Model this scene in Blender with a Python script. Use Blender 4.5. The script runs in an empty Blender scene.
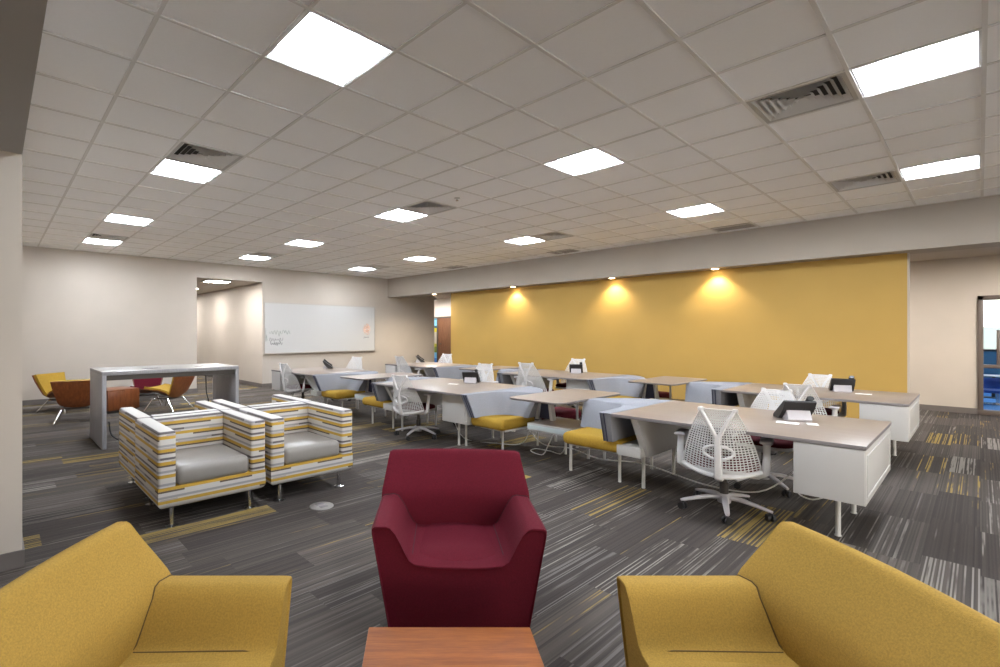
import bpy, bmesh, math, random
from mathutils import Vector, Matrix

random.seed(7)
C = bpy.context.scene.collection
PI = math.pi

# ------------------------------------------------------------------ camera frame (metres)
FPX, YAW, PX0, PY0, T = 489.27, math.radians(48.84), 420.5, 333.6, 0.61
CAMH = 1.457
H = CAMH + 2.932 * T            # ceiling height
OX, OY = -1.8131, 1.9156        # a ceiling grid crossing


def RF(a, d):
    """point a metres to the right and d metres ahead of where the photographer stood"""
    return (a * math.cos(YAW) - d * math.sin(YAW), a * math.sin(YAW) + d * math.cos(YAW))


# ------------------------------------------------------------------ materials
def lin(c):
    return tuple(((v / 255) / 12.92 if v / 255 <= 0.04045 else ((v / 255 + 0.055) / 1.055) ** 2.4) for v in c) + (1,)


MATS = {}


def mat(name, rgb, rough=0.6, metal=0.0, var=0.0, vscale=8.0, bump=0.0, bscale=300.0, stretch=(1, 1, 1), spec=0.5, sheen=0.0, rgb2=None, emit=None):
    m = bpy.data.materials.new(name)
    m.use_nodes = True
    nt = m.node_tree
    b = nt.nodes['Principled BSDF']
    b.inputs['Base Color'].default_value = lin(rgb)
    b.inputs['Roughness'].default_value = rough
    b.inputs['Metallic'].default_value = metal
    b.inputs['Specular IOR Level'].default_value = spec
    if sheen:
        b.inputs['Sheen Weight'].default_value = sheen
        b.inputs['Sheen Roughness'].default_value = 0.5
    if emit:
        b.inputs['Emission Color'].default_value = lin(emit[0])
        b.inputs['Emission Strength'].default_value = emit[1]
    if var or bump:
        tc = nt.nodes.new('ShaderNodeTexCoord')
        mp = nt.nodes.new('ShaderNodeMapping')
        mp.inputs['Scale'].default_value = stretch
        nt.links.new(tc.outputs['Object'], mp.inputs['Vector'])
    if var:
        n = nt.nodes.new('ShaderNodeTexNoise')
        n.inputs['Scale'].default_value = vscale
        n.inputs['Detail'].default_value = 5
        nt.links.new(mp.outputs['Vector'], n.inputs['Vector'])
        r = nt.nodes.new('ShaderNodeValToRGB')
        c1 = tuple(max(0, v * (1 - var)) for v in rgb)
        c2 = rgb2 or tuple(min(255, v * (1 + var)) for v in rgb)
        r.color_ramp.elements[0].position = 0.3
        r.color_ramp.elements[1].position = 0.7
        r.color_ramp.elements[0].color = lin(c1)
        r.color_ramp.elements[1].color = lin(c2)
        nt.links.new(n.outputs['Fac'], r.inputs['Fac'])
        nt.links.new(r.outputs['Color'], b.inputs['Base Color'])
    if bump:
        n2 = nt.nodes.new('ShaderNodeTexNoise')
        n2.inputs['Scale'].default_value = bscale
        n2.inputs['Detail'].default_value = 2
        nt.links.new(mp.outputs['Vector'], n2.inputs['Vector'])
        bp = nt.nodes.new('ShaderNodeBump')
        bp.inputs['Strength'].default_value = bump
        bp.inputs['Distance'].default_value = 0.002
        nt.links.new(n2.outputs['Fac'], bp.inputs['Height'])
        nt.links.new(bp.outputs['Normal'], b.inputs['Normal'])
    MATS[name] = m
    return m


def M(op, nt, a, b=None, c=None):
    n = nt.nodes.new('ShaderNodeMath')
    n.operation = op
    for i, v in enumerate((a, b, c)):
        if v is None:
            continue
        if isinstance(v, (int, float)):
            n.inputs[i].default_value = v
        else:
            nt.links.new(v, n.inputs[i])
    return n.outputs[0]


def mixc(nt, fac, a, b):
    n = nt.nodes.new('ShaderNodeMix')
    n.data_type = 'RGBA'
    for sock, v in ((n.inputs[0], fac), (n.inputs[6], a), (n.inputs[7], b)):
        if isinstance(v, (int, float, tuple)):
            sock.default_value = v
        else:
            nt.links.new(v, sock)
    return n.outputs[2]


def comb(nt, x, y, z):
    n = nt.nodes.new('ShaderNodeCombineXYZ')
    for i, v in enumerate((x, y, z)):
        if isinstance(v, (int, float)):
            n.inputs[i].default_value = v
        else:
            nt.links.new(v, n.inputs[i])
    return n.outputs[0]


def wn(nt, vec):
    n = nt.nodes.new('ShaderNodeTexWhiteNoise')
    n.noise_dimensions = '3D'
    nt.links.new(vec, n.inputs['Vector'])
    return n.outputs['Value']


def noise(nt, vec, scale, detail=2, rough=0.5):
    n = nt.nodes.new('ShaderNodeTexNoise')
    n.inputs['Scale'].default_value = scale
    n.inputs['Detail'].default_value = detail
    n.inputs['Roughness'].default_value = rough
    nt.links.new(vec, n.inputs['Vector'])
    return n.outputs['Fac']


def ramp(nt, fac, stops, interp='LINEAR'):
    r = nt.nodes.new('ShaderNodeValToRGB')
    r.color_ramp.interpolation = interp
    els = r.color_ramp.elements
    while len(els) < len(stops):
        els.new(0.5)
    for e, (p, c) in zip(els, stops):
        e.position = p
        e.color = c if len(c) == 4 else lin(c)
    nt.links.new(fac, r.inputs['Fac'])
    return r.outputs['Color']


def carpet_material():
    m = bpy.data.materials.new('striped plank carpet')
    m.use_nodes = True
    nt = m.node_tree
    b = nt.nodes['Principled BSDF']
    b.inputs['Roughness'].default_value = 0.95
    b.inputs['Specular IOR Level'].default_value = 0.15
    tc = nt.nodes.new('ShaderNodeTexCoord')
    sp = nt.nodes.new('ShaderNodeSeparateXYZ')
    nt.links.new(tc.outputs['Object'], sp.inputs[0])
    x, y = sp.outputs[0], sp.outputs[1]
    W, L = 0.25, 1.0
    row = M('FLOOR', nt, M('DIVIDE', nt, x, W))
    off = wn(nt, comb(nt, row, 3.3, 0.0))
    ys = M('ADD', nt, M('DIVIDE', nt, y, L), off)
    pl = M('FLOOR', nt, ys)
    r1 = wn(nt, comb(nt, row, pl, 1.0))
    r2 = wn(nt, comb(nt, row, pl, 2.0))
    r3 = wn(nt, comb(nt, row, pl, 5.0))
    # fine lengthwise lines: each line starts and stops on its own
    xl = M('FLOOR', nt, M('MULTIPLY', nt, x, 125.0))
    lr = wn(nt, comb(nt, xl, pl, 4.0))
    along = noise(nt, comb(nt, M('MULTIPLY', nt, xl, 3.7), M('MULTIPLY', nt, y, 2.6), r1), 1.0, 2)
    soft = noise(nt, comb(nt, M('MULTIPLY', nt, x, 9.0), M('MULTIPLY', nt, y, 0.9), M('MULTIPLY', nt, r1, 40.0)), 1.0, 3)
    val = M('ADD', nt, lr, M('ADD', nt, M('MULTIPLY', nt, M('SUBTRACT', nt, along, 0.5), 1.0), M('MULTIPLY', nt, M('SUBTRACT', nt, soft, 0.5), 1.0)))
    thr = M('SUBTRACT', nt, 1.10, M('MULTIPLY', nt, M('POWER', nt, r3, 2.2), 0.72))
    mr = nt.nodes.new('ShaderNodeMapRange')
    mr.interpolation_type = 'SMOOTHSTEP'
    nt.links.new(val, mr.inputs[0])
    nt.links.new(M('SUBTRACT', nt, thr, 0.12), mr.inputs[1])
    nt.links.new(M('ADD', nt, thr, 0.18), mr.inputs[2])
    line = mr.outputs[0]
    base = ramp(nt, r1, [(0.0, (67, 60, 56)), (0.35, (77, 70, 65)), (0.7, (89, 82, 76)), (1.0, (100, 92, 86))])
    base2 = mixc(nt, M('MULTIPLY', nt, M('POWER', nt, M('SUBTRACT', nt, 1.0, lr), 1.5), 0.6), base, lin((40, 37, 36)))
    linec = ramp(nt, r2, [(0.0, (132, 126, 119)), (0.28, (112, 107, 103)), (0.46, (150, 144, 136)), (0.65, (168, 142, 72))], 'CONSTANT')
    amt = M('MULTIPLY', nt, line, 0.82)
    col = mixc(nt, amt, base2, linec)
    tuft = noise(nt, tc.outputs['Object'], 420.0, 2)
    col2 = mixc(nt, M('MULTIPLY', nt, tuft, 0.45), col, lin((60, 56, 55)))
    nt.links.new(col2, b.inputs['Base Color'])
    bp = nt.nodes.new('ShaderNodeBump')
    bp.inputs['Strength'].default_value = 0.5
    bp.inputs['Distance'].default_value = 0.004
    nt.links.new(tuft, bp.inputs['Height'])
    nt.links.new(bp.outputs['Normal'], b.inputs['Normal'])
    MATS['carpet'] = m


def stripe_material():
    m = bpy.data.materials.new('striped upholstery')
    m.use_nodes = True
    nt = m.node_tree
    b = nt.nodes['Principled BSDF']
    b.inputs['Roughness'].default_value = 0.7
    tc = nt.nodes.new('ShaderNodeTexCoord')
    sp = nt.nodes.new('ShaderNodeSeparateXYZ')
    nt.links.new(tc.outputs['Object'], sp.inputs[0])
    x, y, z = sp.outputs
    h = M('ADD', nt, x, M('MULTIPLY', nt, y, 1.13))
    P = 0.0955
    zz = M('ADD', nt, M('DIVIDE', nt, z, P), 0.18)
    row = M('FLOOR', nt, zz)
    fr = M('FRACT', nt, zz)
    band = ramp(nt, fr, [(0.0, (184, 180, 175)), (0.26, (178, 142, 50)), (0.52, (184, 180, 175)), (0.66, (142, 139, 142)), (0.84, (184, 180, 175))], 'CONSTANT')
    # long brown-grey dashes in two of the bands
    r0 = wn(nt, comb(nt, row, 2.0, 7.0))
    seg = M('FLOOR', nt, M('ADD', nt, M('MULTIPLY', nt, h, 5.2), M('MULTIPLY', nt, r0, 5.0)))
    d1 = M('GREATER_THAN', nt, wn(nt, comb(nt, seg, row, 1.0)), 0.55)
    in1 = M('MULTIPLY', nt, M('GREATER_THAN', nt, fr, 0.66), M('LESS_THAN', nt, fr, 0.84))
    col = mixc(nt, M('MULTIPLY', nt, d1, in1), band, lin((92, 86, 88)))
    seg2 = M('FLOOR', nt, M('ADD', nt, M('MULTIPLY', nt, h, 3.4), M('MULTIPLY', nt, r0, 9.0)))
    d2 = M('GREATER_THAN', nt, wn(nt, comb(nt, seg2, row, 4.0)), 0.38)
    in2 = M('MULTIPLY', nt, M('GREATER_THAN', nt, fr, 0.12), M('LESS_THAN', nt, fr, 0.26))
    col = mixc(nt, M('MULTIPLY', nt, d2, in2), col, lin((86, 72, 62)))
    seg3 = M('FLOOR', nt, M('ADD', nt, M('MULTIPLY', nt, h, 7.4), M('MULTIPLY', nt, r0, 3.0)))
    d3 = M('GREATER_THAN', nt, wn(nt, comb(nt, seg3, row, 8.0)), 0.72)
    in3 = M('MULTIPLY', nt, M('GREATER_THAN', nt, fr, 0.50), M('LESS_THAN', nt, fr, 0.62))
    col = mixc(nt, M('MULTIPLY', nt, d3, in3), col, lin((158, 151, 149)))
    nt.links.new(col, b.inputs['Base Color'])
    MATS['stripe'] = m


def wood_material(name, c1, c2, rough, stretch, scale=6.0):
    m = bpy.data.materials.new(name)
    m.use_nodes = True
    nt = m.node_tree
    b = nt.nodes['Principled BSDF']
    b.inputs['Roughness'].default_value = rough
    if name == 'cherry':
        b.inputs['Specular IOR Level'].default_value = 0.22
    tc = nt.nodes.new('ShaderNodeTexCoord')
    mp = nt.nodes.new('ShaderNodeMapping')
    mp.inputs['Scale'].default_value = stretch
    nt.links.new(tc.outputs['Object'], mp.inputs['Vector'])
    n = noise(nt, mp.outputs['Vector'], scale, 6, 0.62)
    n2 = noise(nt, mp.outputs['Vector'], scale * 6, 3, 0.6)
    f = M('ADD', nt, M('MULTIPLY', nt, n, 0.65), M('MULTIPLY', nt, n2, 0.35))
    col = ramp(nt, f, [(0.36, c1), (0.64, c2)])
    nt.links.new(col, b.inputs['Base Color'])
    MATS[name] = m


def poster_material():
    m = bpy.data.materials.new('coloured wall graphic')
    m.use_nodes = True
    nt = m.node_tree
    b = nt.nodes['Principled BSDF']
    b.inputs['Roughness'].default_value = 0.3
    tc = nt.nodes.new('ShaderNodeTexCoord')
    sp = nt.nodes.new('ShaderNodeSeparateXYZ')
    nt.links.new(tc.outputs['Object'], sp.inputs[0])
    f = M('DIVIDE', nt, sp.outputs[2], 2.1)
    col = ramp(nt, f, [(0.0, (70, 120, 190)), (0.22, (110, 175, 225)), (0.33, (96, 110, 40)), (0.44, (150, 150, 40)), (0.5, (170, 160, 150)), (0.72, (190, 175, 40)), (0.8, (50, 80, 110)), (0.84, (130, 195, 230)), (0.95, (70, 130, 170))], 'CONSTANT')
    nt.links.new(col, b.inputs['Base Color'])
    MATS['poster'] = m


carpet_material()
stripe_material()
poster_material()
mat('wall', (179, 169, 158), 0.75, var=0.015, vscale=1.5, bump=0.12, bscale=500)
mat('header', (186, 183, 180), 0.75, var=0.015, vscale=1.5)
mat('taupe', (166, 156, 144), 0.75, var=0.015, vscale=1.5, bump=0.12, bscale=500)
mat('yellow_wall', (175, 141, 70), 0.7, var=0.015, vscale=1.5, bump=0.12, bscale=500)
mat('tile', (251, 251, 251), 0.9, var=0.004, vscale=60, bump=0.35, bscale=260)
mat('tbar', (222, 220, 217), 0.5)
mat('baseboard', (98, 91, 88), 0.55, var=0.04, vscale=6)
mat('white_metal', (192, 190, 188), 0.4)
mat('white_laminate', (179, 177, 175), 0.42, var=0.008, vscale=3)
mat('white_plastic', (204, 202, 202), 0.4)
mat('web', (202, 201, 201), 0.5)
mat('grey_plastic', (176, 172, 176), 0.4)
mat('black_plastic', (30, 29, 31), 0.4)
mat('dark_metal', (62, 58, 56), 0.4, metal=0.3)
mat('chrome', (215, 215, 215), 0.16, metal=1.0)
mat('alu', (178, 172, 165), 0.38, metal=0.7)
mat('edge_grey', (120, 115, 117), 0.45)
mat('felt', (135, 136, 143), 0.95, var=0.05, vscale=140, bump=0.3, bscale=420, spec=0.2)
mat('navy', (56, 58, 78), 0.8)
mat('mustard', (159, 127, 48), 0.9, var=0.09, vscale=120, bump=0.4, bscale=480, spec=0.2)
mat('ochre', (151, 120, 54), 0.9, var=0.07, vscale=190, bump=0.5, bscale=520, spec=0.2)
mat('wine', (83, 17, 30), 0.9, var=0.08, vscale=170, bump=0.4, bscale=520, spec=0.15)
mat('ochre_seam', (84, 62, 26), 0.9)  # darkened ochre, crease shade painted along the seams
mat('wine_seam', (48, 10, 18), 0.9)  # darkened wine, crease shade painted along the seams
mat('vinyl', (128, 123, 118), 0.38, var=0.02, vscale=9, bump=0.1, bscale=350)
mat('board_white', (187, 186, 185), 0.16)
mat('ink_green', (118, 132, 118), 0.6)
mat('ink_black', (90, 90, 92), 0.6)
mat('ink_orange', (238, 178, 140), 0.6)
mat('paper', (242, 242, 240), 0.7)
mat('screen', (52, 56, 60), 0.2)
mat('cable_white', (214, 212, 210), 0.5)
mat('vent', (176, 172, 168), 0.5)
mat('vent_dark', (70, 67, 64), 0.7)
mat('reflector', (150, 150, 152), 0.35)
mat('lamp_glow', (255, 255, 255), 0.4, emit=((238, 246, 255), 54.0))
mat('hall_glow', (255, 255, 255), 0.4, emit=((255, 252, 248), 74.0))
mat('down_glow', (255, 255, 255), 0.4, emit=((255, 226, 180), 30.0))
mat('floor_box', (150, 146, 142), 0.35, metal=0.4)
mat('blue_plastic', (30, 70, 150), 0.35)
mat('blue_wall', (66, 112, 140), 0.8, var=0.05, vscale=2)
mat('blue_carpet', (70, 130, 190), 0.9, var=0.1, vscale=40)
mat('door_frame', (86, 76, 70), 0.45)
mat('sage', (96, 104, 108), 0.7)
mat('bounce_ground', (205, 203, 200), 0.9, var=0.03, vscale=0.4)  # pale so that it bounces daylight up to the ceiling
mat('tray', (196, 208, 210), 0.25)
wood_material('worktop', (125, 110, 99), (136, 122, 110), 0.38, (0.5, 7, 7), 5.0)
wood_material('cherry', (108, 52, 14), (140, 80, 26), 0.5, (1.2, 16, 16), 3.0)
wood_material('walnut', (96, 50, 24), (134, 76, 40), 0.32, (9, 9, 1.4), 4.0)
wood_material('door_wood', (92, 62, 44), (124, 86, 62), 0.4, (10, 10, 1), 4.0)
wood_material('grey_laminate', (112, 111, 116), (150, 148, 150), 0.4, (26, 26, 0.8), 4.0)
wood_material('pale_laminate', (140, 134, 130), (150, 145, 141), 0.36, (26, 0.8, 26), 4.0)

g = bpy.data.materials.new('clear glass')
g.use_nodes = True
gb = g.node_tree.nodes['Principled BSDF']
gb.inputs['Base Color'].default_value = (0.93, 0.97, 0.98, 1)
gb.inputs['Roughness'].default_value = 0.02
gb.inputs['Transmission Weight'].default_value = 1.0
gb.inputs['IOR'].default_value = 1.02
MATS['glass'] = g


# ------------------------------------------------------------------ mesh builder
class B:
    def __init__(s):
        s.bm = bmesh.new()

    def box(s, x0, x1, y0, y1, z0, z1, bev=0.0, seg=2, m=0, rot=None, at=None):
        r = bmesh.ops.create_cube(s.bm, size=1)
        vs = r['verts']
        sx, sy, sz = abs(x1 - x0), abs(y1 - y0), abs(z1 - z0)
        for v in vs:
            v.co = Vector((v.co.x * sx, v.co.y * sy, v.co.z * sz))
        fs = set(f for v in vs for f in v.link_faces)
        if bev:
            es = list(set(e for v in vs for e in v.link_edges))
            bev = min(bev, 0.49 * min(sx, sy, sz))
            q = bmesh.ops.bevel(s.bm, geom=es, offset=bev, segments=seg, profile=0.5, affect='EDGES')
            vs = list(set(q['verts']) | set(v for v in vs if v.is_valid))
            fs = set(f for v in vs for f in v.link_faces)
        mx = Matrix.Translation(((x0 + x1) / 2, (y0 + y1) / 2, (z0 + z1) / 2))
        if rot is not None:
            mx = mx @ rot
        for v in vs:
            v.co = mx @ v.co
        for f in fs:
            f.material_index = m
        return vs

    def loft(s, rings, cap=True, closed=True, m=0):
        vr = [[s.bm.verts.new(p) for p in r] for r in rings]
        n = len(vr[0])
        out = []
        for i in range(len(vr) - 1):
            for j in range(n if closed else n - 1):
                k = (j + 1) % n
                try:
                    f = s.bm.faces.new((vr[i][j], vr[i][k], vr[i + 1][k], vr[i + 1][j]))
                    f.material_index = m
                    out.append(f)
                except ValueError:
                    pass
        if cap and closed:
            for r in (vr[0], vr[-1]):
                f = s.bm.faces.new(r)
                f.material_index = m
                out.append(f)
        return vr

    def prism(s, poly, z0, z1, m=0, f=None):
        f = f or (lambda x, y, z: (x, y, z))
        s.loft([[f(x, y, z0) for x, y in poly], [f(x, y, z1) for x, y in poly]], m=m)

    def tube(s, pts, r, n=8, m=0, sq=None, closed=False):
        pts = [Vector(p) for p in pts]
        rs = r if isinstance(r, (list, tuple)) else [r] * len(pts)
        rings = []
        N = len(pts)
        up = None
        for i, p in enumerate(pts):
            if closed:
                t = (pts[(i + 1) % N] - pts[i - 1]).normalized()
            else:
                t = (pts[min(i + 1, N - 1)] - pts[max(i - 1, 0)]).normalized()
            if up is None:
                up = Vector((0, 0, 1)) if abs(t.z) < 0.9 else Vector((0, 1, 0))
            a = t.cross(up)
            if a.length < 1e-6:
                a = t.cross(Vector((1, 0, 0)))
            a.normalize()
            b = a.cross(t).normalized()
            up = b
            ka, kb = sq or (1, 1)
            rings.append([p + a * (rs[i] * ka * math.cos(2 * PI * j / n)) + b * (rs[i] * kb * math.sin(2 * PI * j / n)) for j in range(n)])
        if closed:
            rings.append(rings[0])
            vr = [[s.bm.verts.new(q) for q in rr] for rr in rings[:-1]]
            for i in range(N):
                for j in range(n):
                    k = (j + 1) % n
                    ff = s.bm.faces.new((vr[i][j], vr[i][k], vr[(i + 1) % N][k], vr[(i + 1) % N][j]))
                    ff.material_index = m
        else:
            s.loft(rings, m=m)

    def lathe(s, prof, at=(0, 0, 0), n=20, m=0, axis='Z'):
        rings = []
        for r, z in prof:
            ring = []
            for j in range(n):
                a = 2 * PI * j / n
                p = (r * math.cos(a), r * math.sin(a), z)
                if axis == 'X':
                    p = (z, p[0], p[1])
                elif axis == 'Y':
                    p = (p[0], z, p[1])
                ring.append(Vector(p) + Vector(at))
            rings.append(ring)
        s.loft(rings, m=m)

    def quad(s, pts, m=0):
        f = s.bm.faces.new([s.bm.verts.new(p) for p in pts])
        f.material_index = m

    def build(s, name, mats, parent=None, sharp=35, up=None, tf=None):
        bmesh.ops.recalc_face_normals(s.bm, faces=s.bm.faces)
        if tf:
            for v in s.bm.verts:
                v.co = tf(v.co)
            bmesh.ops.recalc_face_normals(s.bm, faces=s.bm.faces)
        if up is not None:
            for f in s.bm.faces:
                if f.normal.z > 0.7:
                    f.material_index = up
        me = bpy.data.meshes.new(name)
        s.bm.to_mesh(me)
        s.bm.free()
        for k in (mats if isinstance(mats, (list, tuple)) else [mats]):
            me.materials.append(MATS[k])
        for p in me.polygons:
            p.use_smooth = True
        me.set_sharp_from_angle(angle=math.radians(sharp))
        o = bpy.data.objects.new(name, me)
        C.objects.link(o)
        if parent is not None:
            o.parent = parent
        return o


def thing(name, label, cat, loc=(0, 0, 0), rz=0.0, group=None):
    o = bpy.data.objects.new(name, None)
    o.empty_display_size = 0.1
    C.objects.link(o)
    o.location = loc
    o.rotation_euler = (0, 0, rz)
    return tag(o, label, cat, group)


def tag(o, label, cat, group=None):
    o['label'] = label
    o['category'] = cat
    if group:
        o['group'] = group
    elif 'group' in o:
        del o['group']
    return o


def struct(name, bld, mats, parent=None, **k):
    o = bld.build(name, mats, parent, **k)
    if parent is None:
        o['kind'] = 'structure'
    return o


KIDS = {}


def children(o):
    return [c for c in C.objects if c.parent == o]


def dup(root, loc, rz, label, group=None, sc=1.0):
    def cp(o, par):
        c = o.copy()
        C.objects.link(c)
        c.parent = par
        for k in children(o):
            cp(k, c)
        return c
    kids = children(root)
    r = root.copy()
    C.objects.link(r)
    for k in kids:
        cp(k, r)
    r.location = loc
    r.rotation_euler = (0, 0, rz)
    r['label'] = label
    r.scale = (sc, sc, sc)
    if group:
        r['group'] = group
    return r


def catmull(pts, n=6, closed=False):
    P = [Vector(p) for p in pts]
    out = []
    N = len(P)
    rng = range(N) if closed else range(N - 1)
    for i in rng:
        p0 = P[(i - 1) % N] if closed or i > 0 else P[0]
        p1, p2 = P[i], P[(i + 1) % N]
        p3 = P[(i + 2) % N] if closed or i + 2 < N else P[-1]
        for k in range(n):
            t = k / n
            out.append(0.5 * ((2 * p1) + (p2 - p0) * t + (2 * p0 - 5 * p1 + 4 * p2 - p3) * t * t + (3 * p1 - p0 - 3 * p2 + p3) * t ** 3))
    if not closed:
        out.append(P[-1])
    return out


# ------------------------------------------------------------------ room shell
XW = -12.75          # whiteboard wall
YS = 0.139           # inner face of the wall the camera looks past
YB = 9.72            # bulkhead face
ZB = 2.635           # bulkhead underside
ZC = 2.85            # corridor ceiling
YY = 10.05           # yellow wall face
YN = 13.4            # far corridor wall
XE = 7.0             # unseen east end
LOWZ = 2.58          # underside of the header over the opening the camera stands in

b = B()
b.box(-22, XE + 0.1, -5.1, YN + 0.1, -0.12, 0)
struct('floor', b, 'carpet')

# cells of the ceiling grid that hold fixtures (i along -X, j along Y)
lights_ij = [(-3, -1), (1, -1), (6, -1), (11, -1), (15, -1), (-3, 4), (1, 4), (6, 4), (11, 4), (15, 4), (-3, 9), (1, 9), (6, 9), (11, 9), (15, 9), (-8, -1), (-8, 4)]
vents_ij = [(5, -1), (14, -1), (-2, 4), (5, 4), (14, 4), (-2, 9), (5, 9), (14, 9)]
# cell index means: x from OX - i*T - T to OX - i*T ; light (i, j) sits in cell i..i+1, j..j+1
holes = set(lights_ij) | set(vents_ij)


def cell(i, j):
    return (OX - (i + 1) * T, OX - i * T, OY + j * T, OY + (j + 1) * T)


b = B()
tb = B()
tb2 = B()
for i in range(-16, 19):
    for j in range(-3, 14):
        if (i, j) in holes:
            continue
        x0, x1, y0, y1 = cell(i, j)
        x0, x1 = max(x0, XW), min(x1, XE)
        y0, y1 = max(y0, YS), min(y1, YB)
        if x1 - x0 < 0.01 or y1 - y0 < 0.01:
            continue
        b.box(x0, x1, y0, y1, H, H + 0.02)
struct('ceiling', b, 'tile')
w = 0.012
for i in range(-16, 20):
    x = OX - i * T
    if XW < x < XE:
        tb.box(x - w, x + w, YS, YB, H - 0.008, H + 0.001)
for j in range(-3, 14):
    y = OY + j * T
    if YS < y < YB:
        tb.box(XW, XE, y - w, y + w, H - 0.0078, H + 0.001)
tb.box(XW, XW + 0.02, YS, YB, H - 0.007, H)
tb.box(XW, XE, YB - 0.02, YB, H - 0.007, H)
o = tb.build('ceiling_grid', 'tbar')
o['kind'] = 'structure'

# west wall with the corridor opening
b = B()
HY0, HY1 = 3.80, 5.48
b.box(XW - 0.15, XW, YS - 0.3, HY0, 0, H + 0.1)
b.box(XW - 0.15, XW, HY1, 11.8, 0, H + 0.1)
b.box(XW - 0.15, XW, HY0, HY1, ZC, H + 0.1)
struct('wall_west', b, 'wall')
b = B()
b.box(-21, XW - 0.15, HY1, HY1 + 0.12, 0, ZC)
struct('wall_corridor_side', b, 'wall')
b = B()
b.box(-21.1, -20.95, 1.5, HY1 + 0.2, 0, ZC)
struct('wall_corridor_end', b, 'wall')
b = B()
b.box(-21, XW - 0.15, 1.4, 1.5, 0, ZC)
struct('wall_corridor_south', b, 'wall')
b = B()
b.box(-21.1, XW - 0.15, 1.4, HY1 + 0.12, ZC, ZC + 0.05)
struct('ceiling_corridor', b, 'wall')

# bulkhead, its underside, the yellow wall, and the corridor behind it
b = B()
b.box(-13.2, XE, YB, YY + 0.2, ZB, H + 0.1)
struct('ceiling_bulkhead', b, 'taupe')
b = B()
b.box(-10.15, -0.70, YY, YY + 0.08, 0, ZB + 0.01)
struct('wall_yellow', b, 'yellow_wall')
b = B()
b.box(-0.70, -0.68, YY - 0.002, YY + 0.082, 0, ZB)
struct('trim_1', b, 'wall')
b = B()
b.box(-20, XE, YY + 0.2, YN + 0.1, ZC, ZC + 0.05)
struct('ceiling_rear', b, 'wall')
b = B()
# far wall with openings for the glazed door (east) and the office door (west)
GX0, GX1 = -0.03, 1.35
DX0, DX1 = -15.3, -13.0
b.box(-20, DX0, YN, YN + 0.12, 0, ZC)
b.box(DX0, DX1, YN, YN + 0.12, 2.13, ZC)
b.box(DX1, GX0, YN, YN + 0.12, 0, ZC)
b.box(GX0, GX1, YN, YN + 0.12, 2.14, ZC)
b.box(GX1, XE, YN, YN + 0.12, 0, ZC)
struct('wall_north', b, 'wall')
b = B()
b.box(-20.1, -20, 11.5, YN + 0.1, 0, ZC)
struct('wall_far_west', b, 'wall')
b = B()
b.box(-20.1, XW - 0.15, 11.68, 11.8, 0, ZC)
struct('wall_passage', b, 'wall')

# wall the camera looks past, the header above the camera, and the lobby behind
b = B()
b.box(-13, -3.95, -5.0, YS, 0, H + 0.1)
struct('wall_south', b, 'wall')
b = B()
b.box(-3.95, XE, -5.0, YS, LOWZ, H + 0.1)
struct('ceiling_header', b, 'header')
b = B()
b.box(-4, XE, -5.1, -5.0, 0, LOWZ)
struct('wall_lobby', b, 'wall')
b = B()
b.box(XE, XE + 0.12, -5.1, YN + 0.1, 0, 0.75)
b.box(XE, XE + 0.12, -5.1, YN + 0.1, 2.75, H + 0.1)
for yy in (-5.1, -2.4, 0.2, 2.9, 5.6, 8.3, 11.0, 13.2):
    b.box(XE, XE + 0.12, yy, yy + 0.3, 0.75, 2.75)  # unseen window openings put in to let fill daylight reach the room
struct('wall_east', b, 'wall')
b = B()
for k, yy in enumerate((-4.8, -2.1, 0.5, 3.2, 5.9, 8.6, 11.3)):
    y1_ = (-2.4, 0.2, 2.9, 5.6, 8.3, 11.0, 13.2)[k]
    b.box(XE + 0.03, XE + 0.09, yy, yy + 0.05, 0.75, 2.75)
    b.box(XE + 0.03, XE + 0.09, y1_ - 0.05, y1_, 0.75, 2.75)
    b.box(XE + 0.03, XE + 0.09, yy, y1_, 0.75, 0.80)
    b.box(XE + 0.03, XE + 0.09, yy, y1_, 2.70, 2.75)
struct('window_fill_east', b, 'door_frame')  # frames of the added daylight openings

# baseboards
bb = 0.10


def baseboard(name, x0, x1, y0, y1):
    q = B()
    q.box(x0, x1, y0, y1, 0, bb)
    q.box(min(x0, x1), max(x0, x1), y0, y1, bb, bb + 0.004)
    struct(name, q, 'baseboard')


baseboard('baseboard_west', XW, XW + 0.012, YS, HY0)
baseboard('baseboard_west_return', XW - 0.15, XW + 0.012, HY0, HY0 + 0.012)
baseboard('baseboard_west_far', XW, XW + 0.012, HY1 - 0.012, 11.8)
baseboard('baseboard_corridor', -20.95, XW, HY1 - 0.012, HY1)
baseboard('baseboard_yellow', -10.15, -0.70, YY - 0.012, YY)
baseboard('baseboard_north', -13.0, GX0, YN - 0.012, YN)
baseboard('baseboard_jamb', -3.95, -3.938, -5.0, YS)
baseboard('baseboard_jamb_return', -12.7, -3.938, YS, YS + 0.012)

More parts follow.
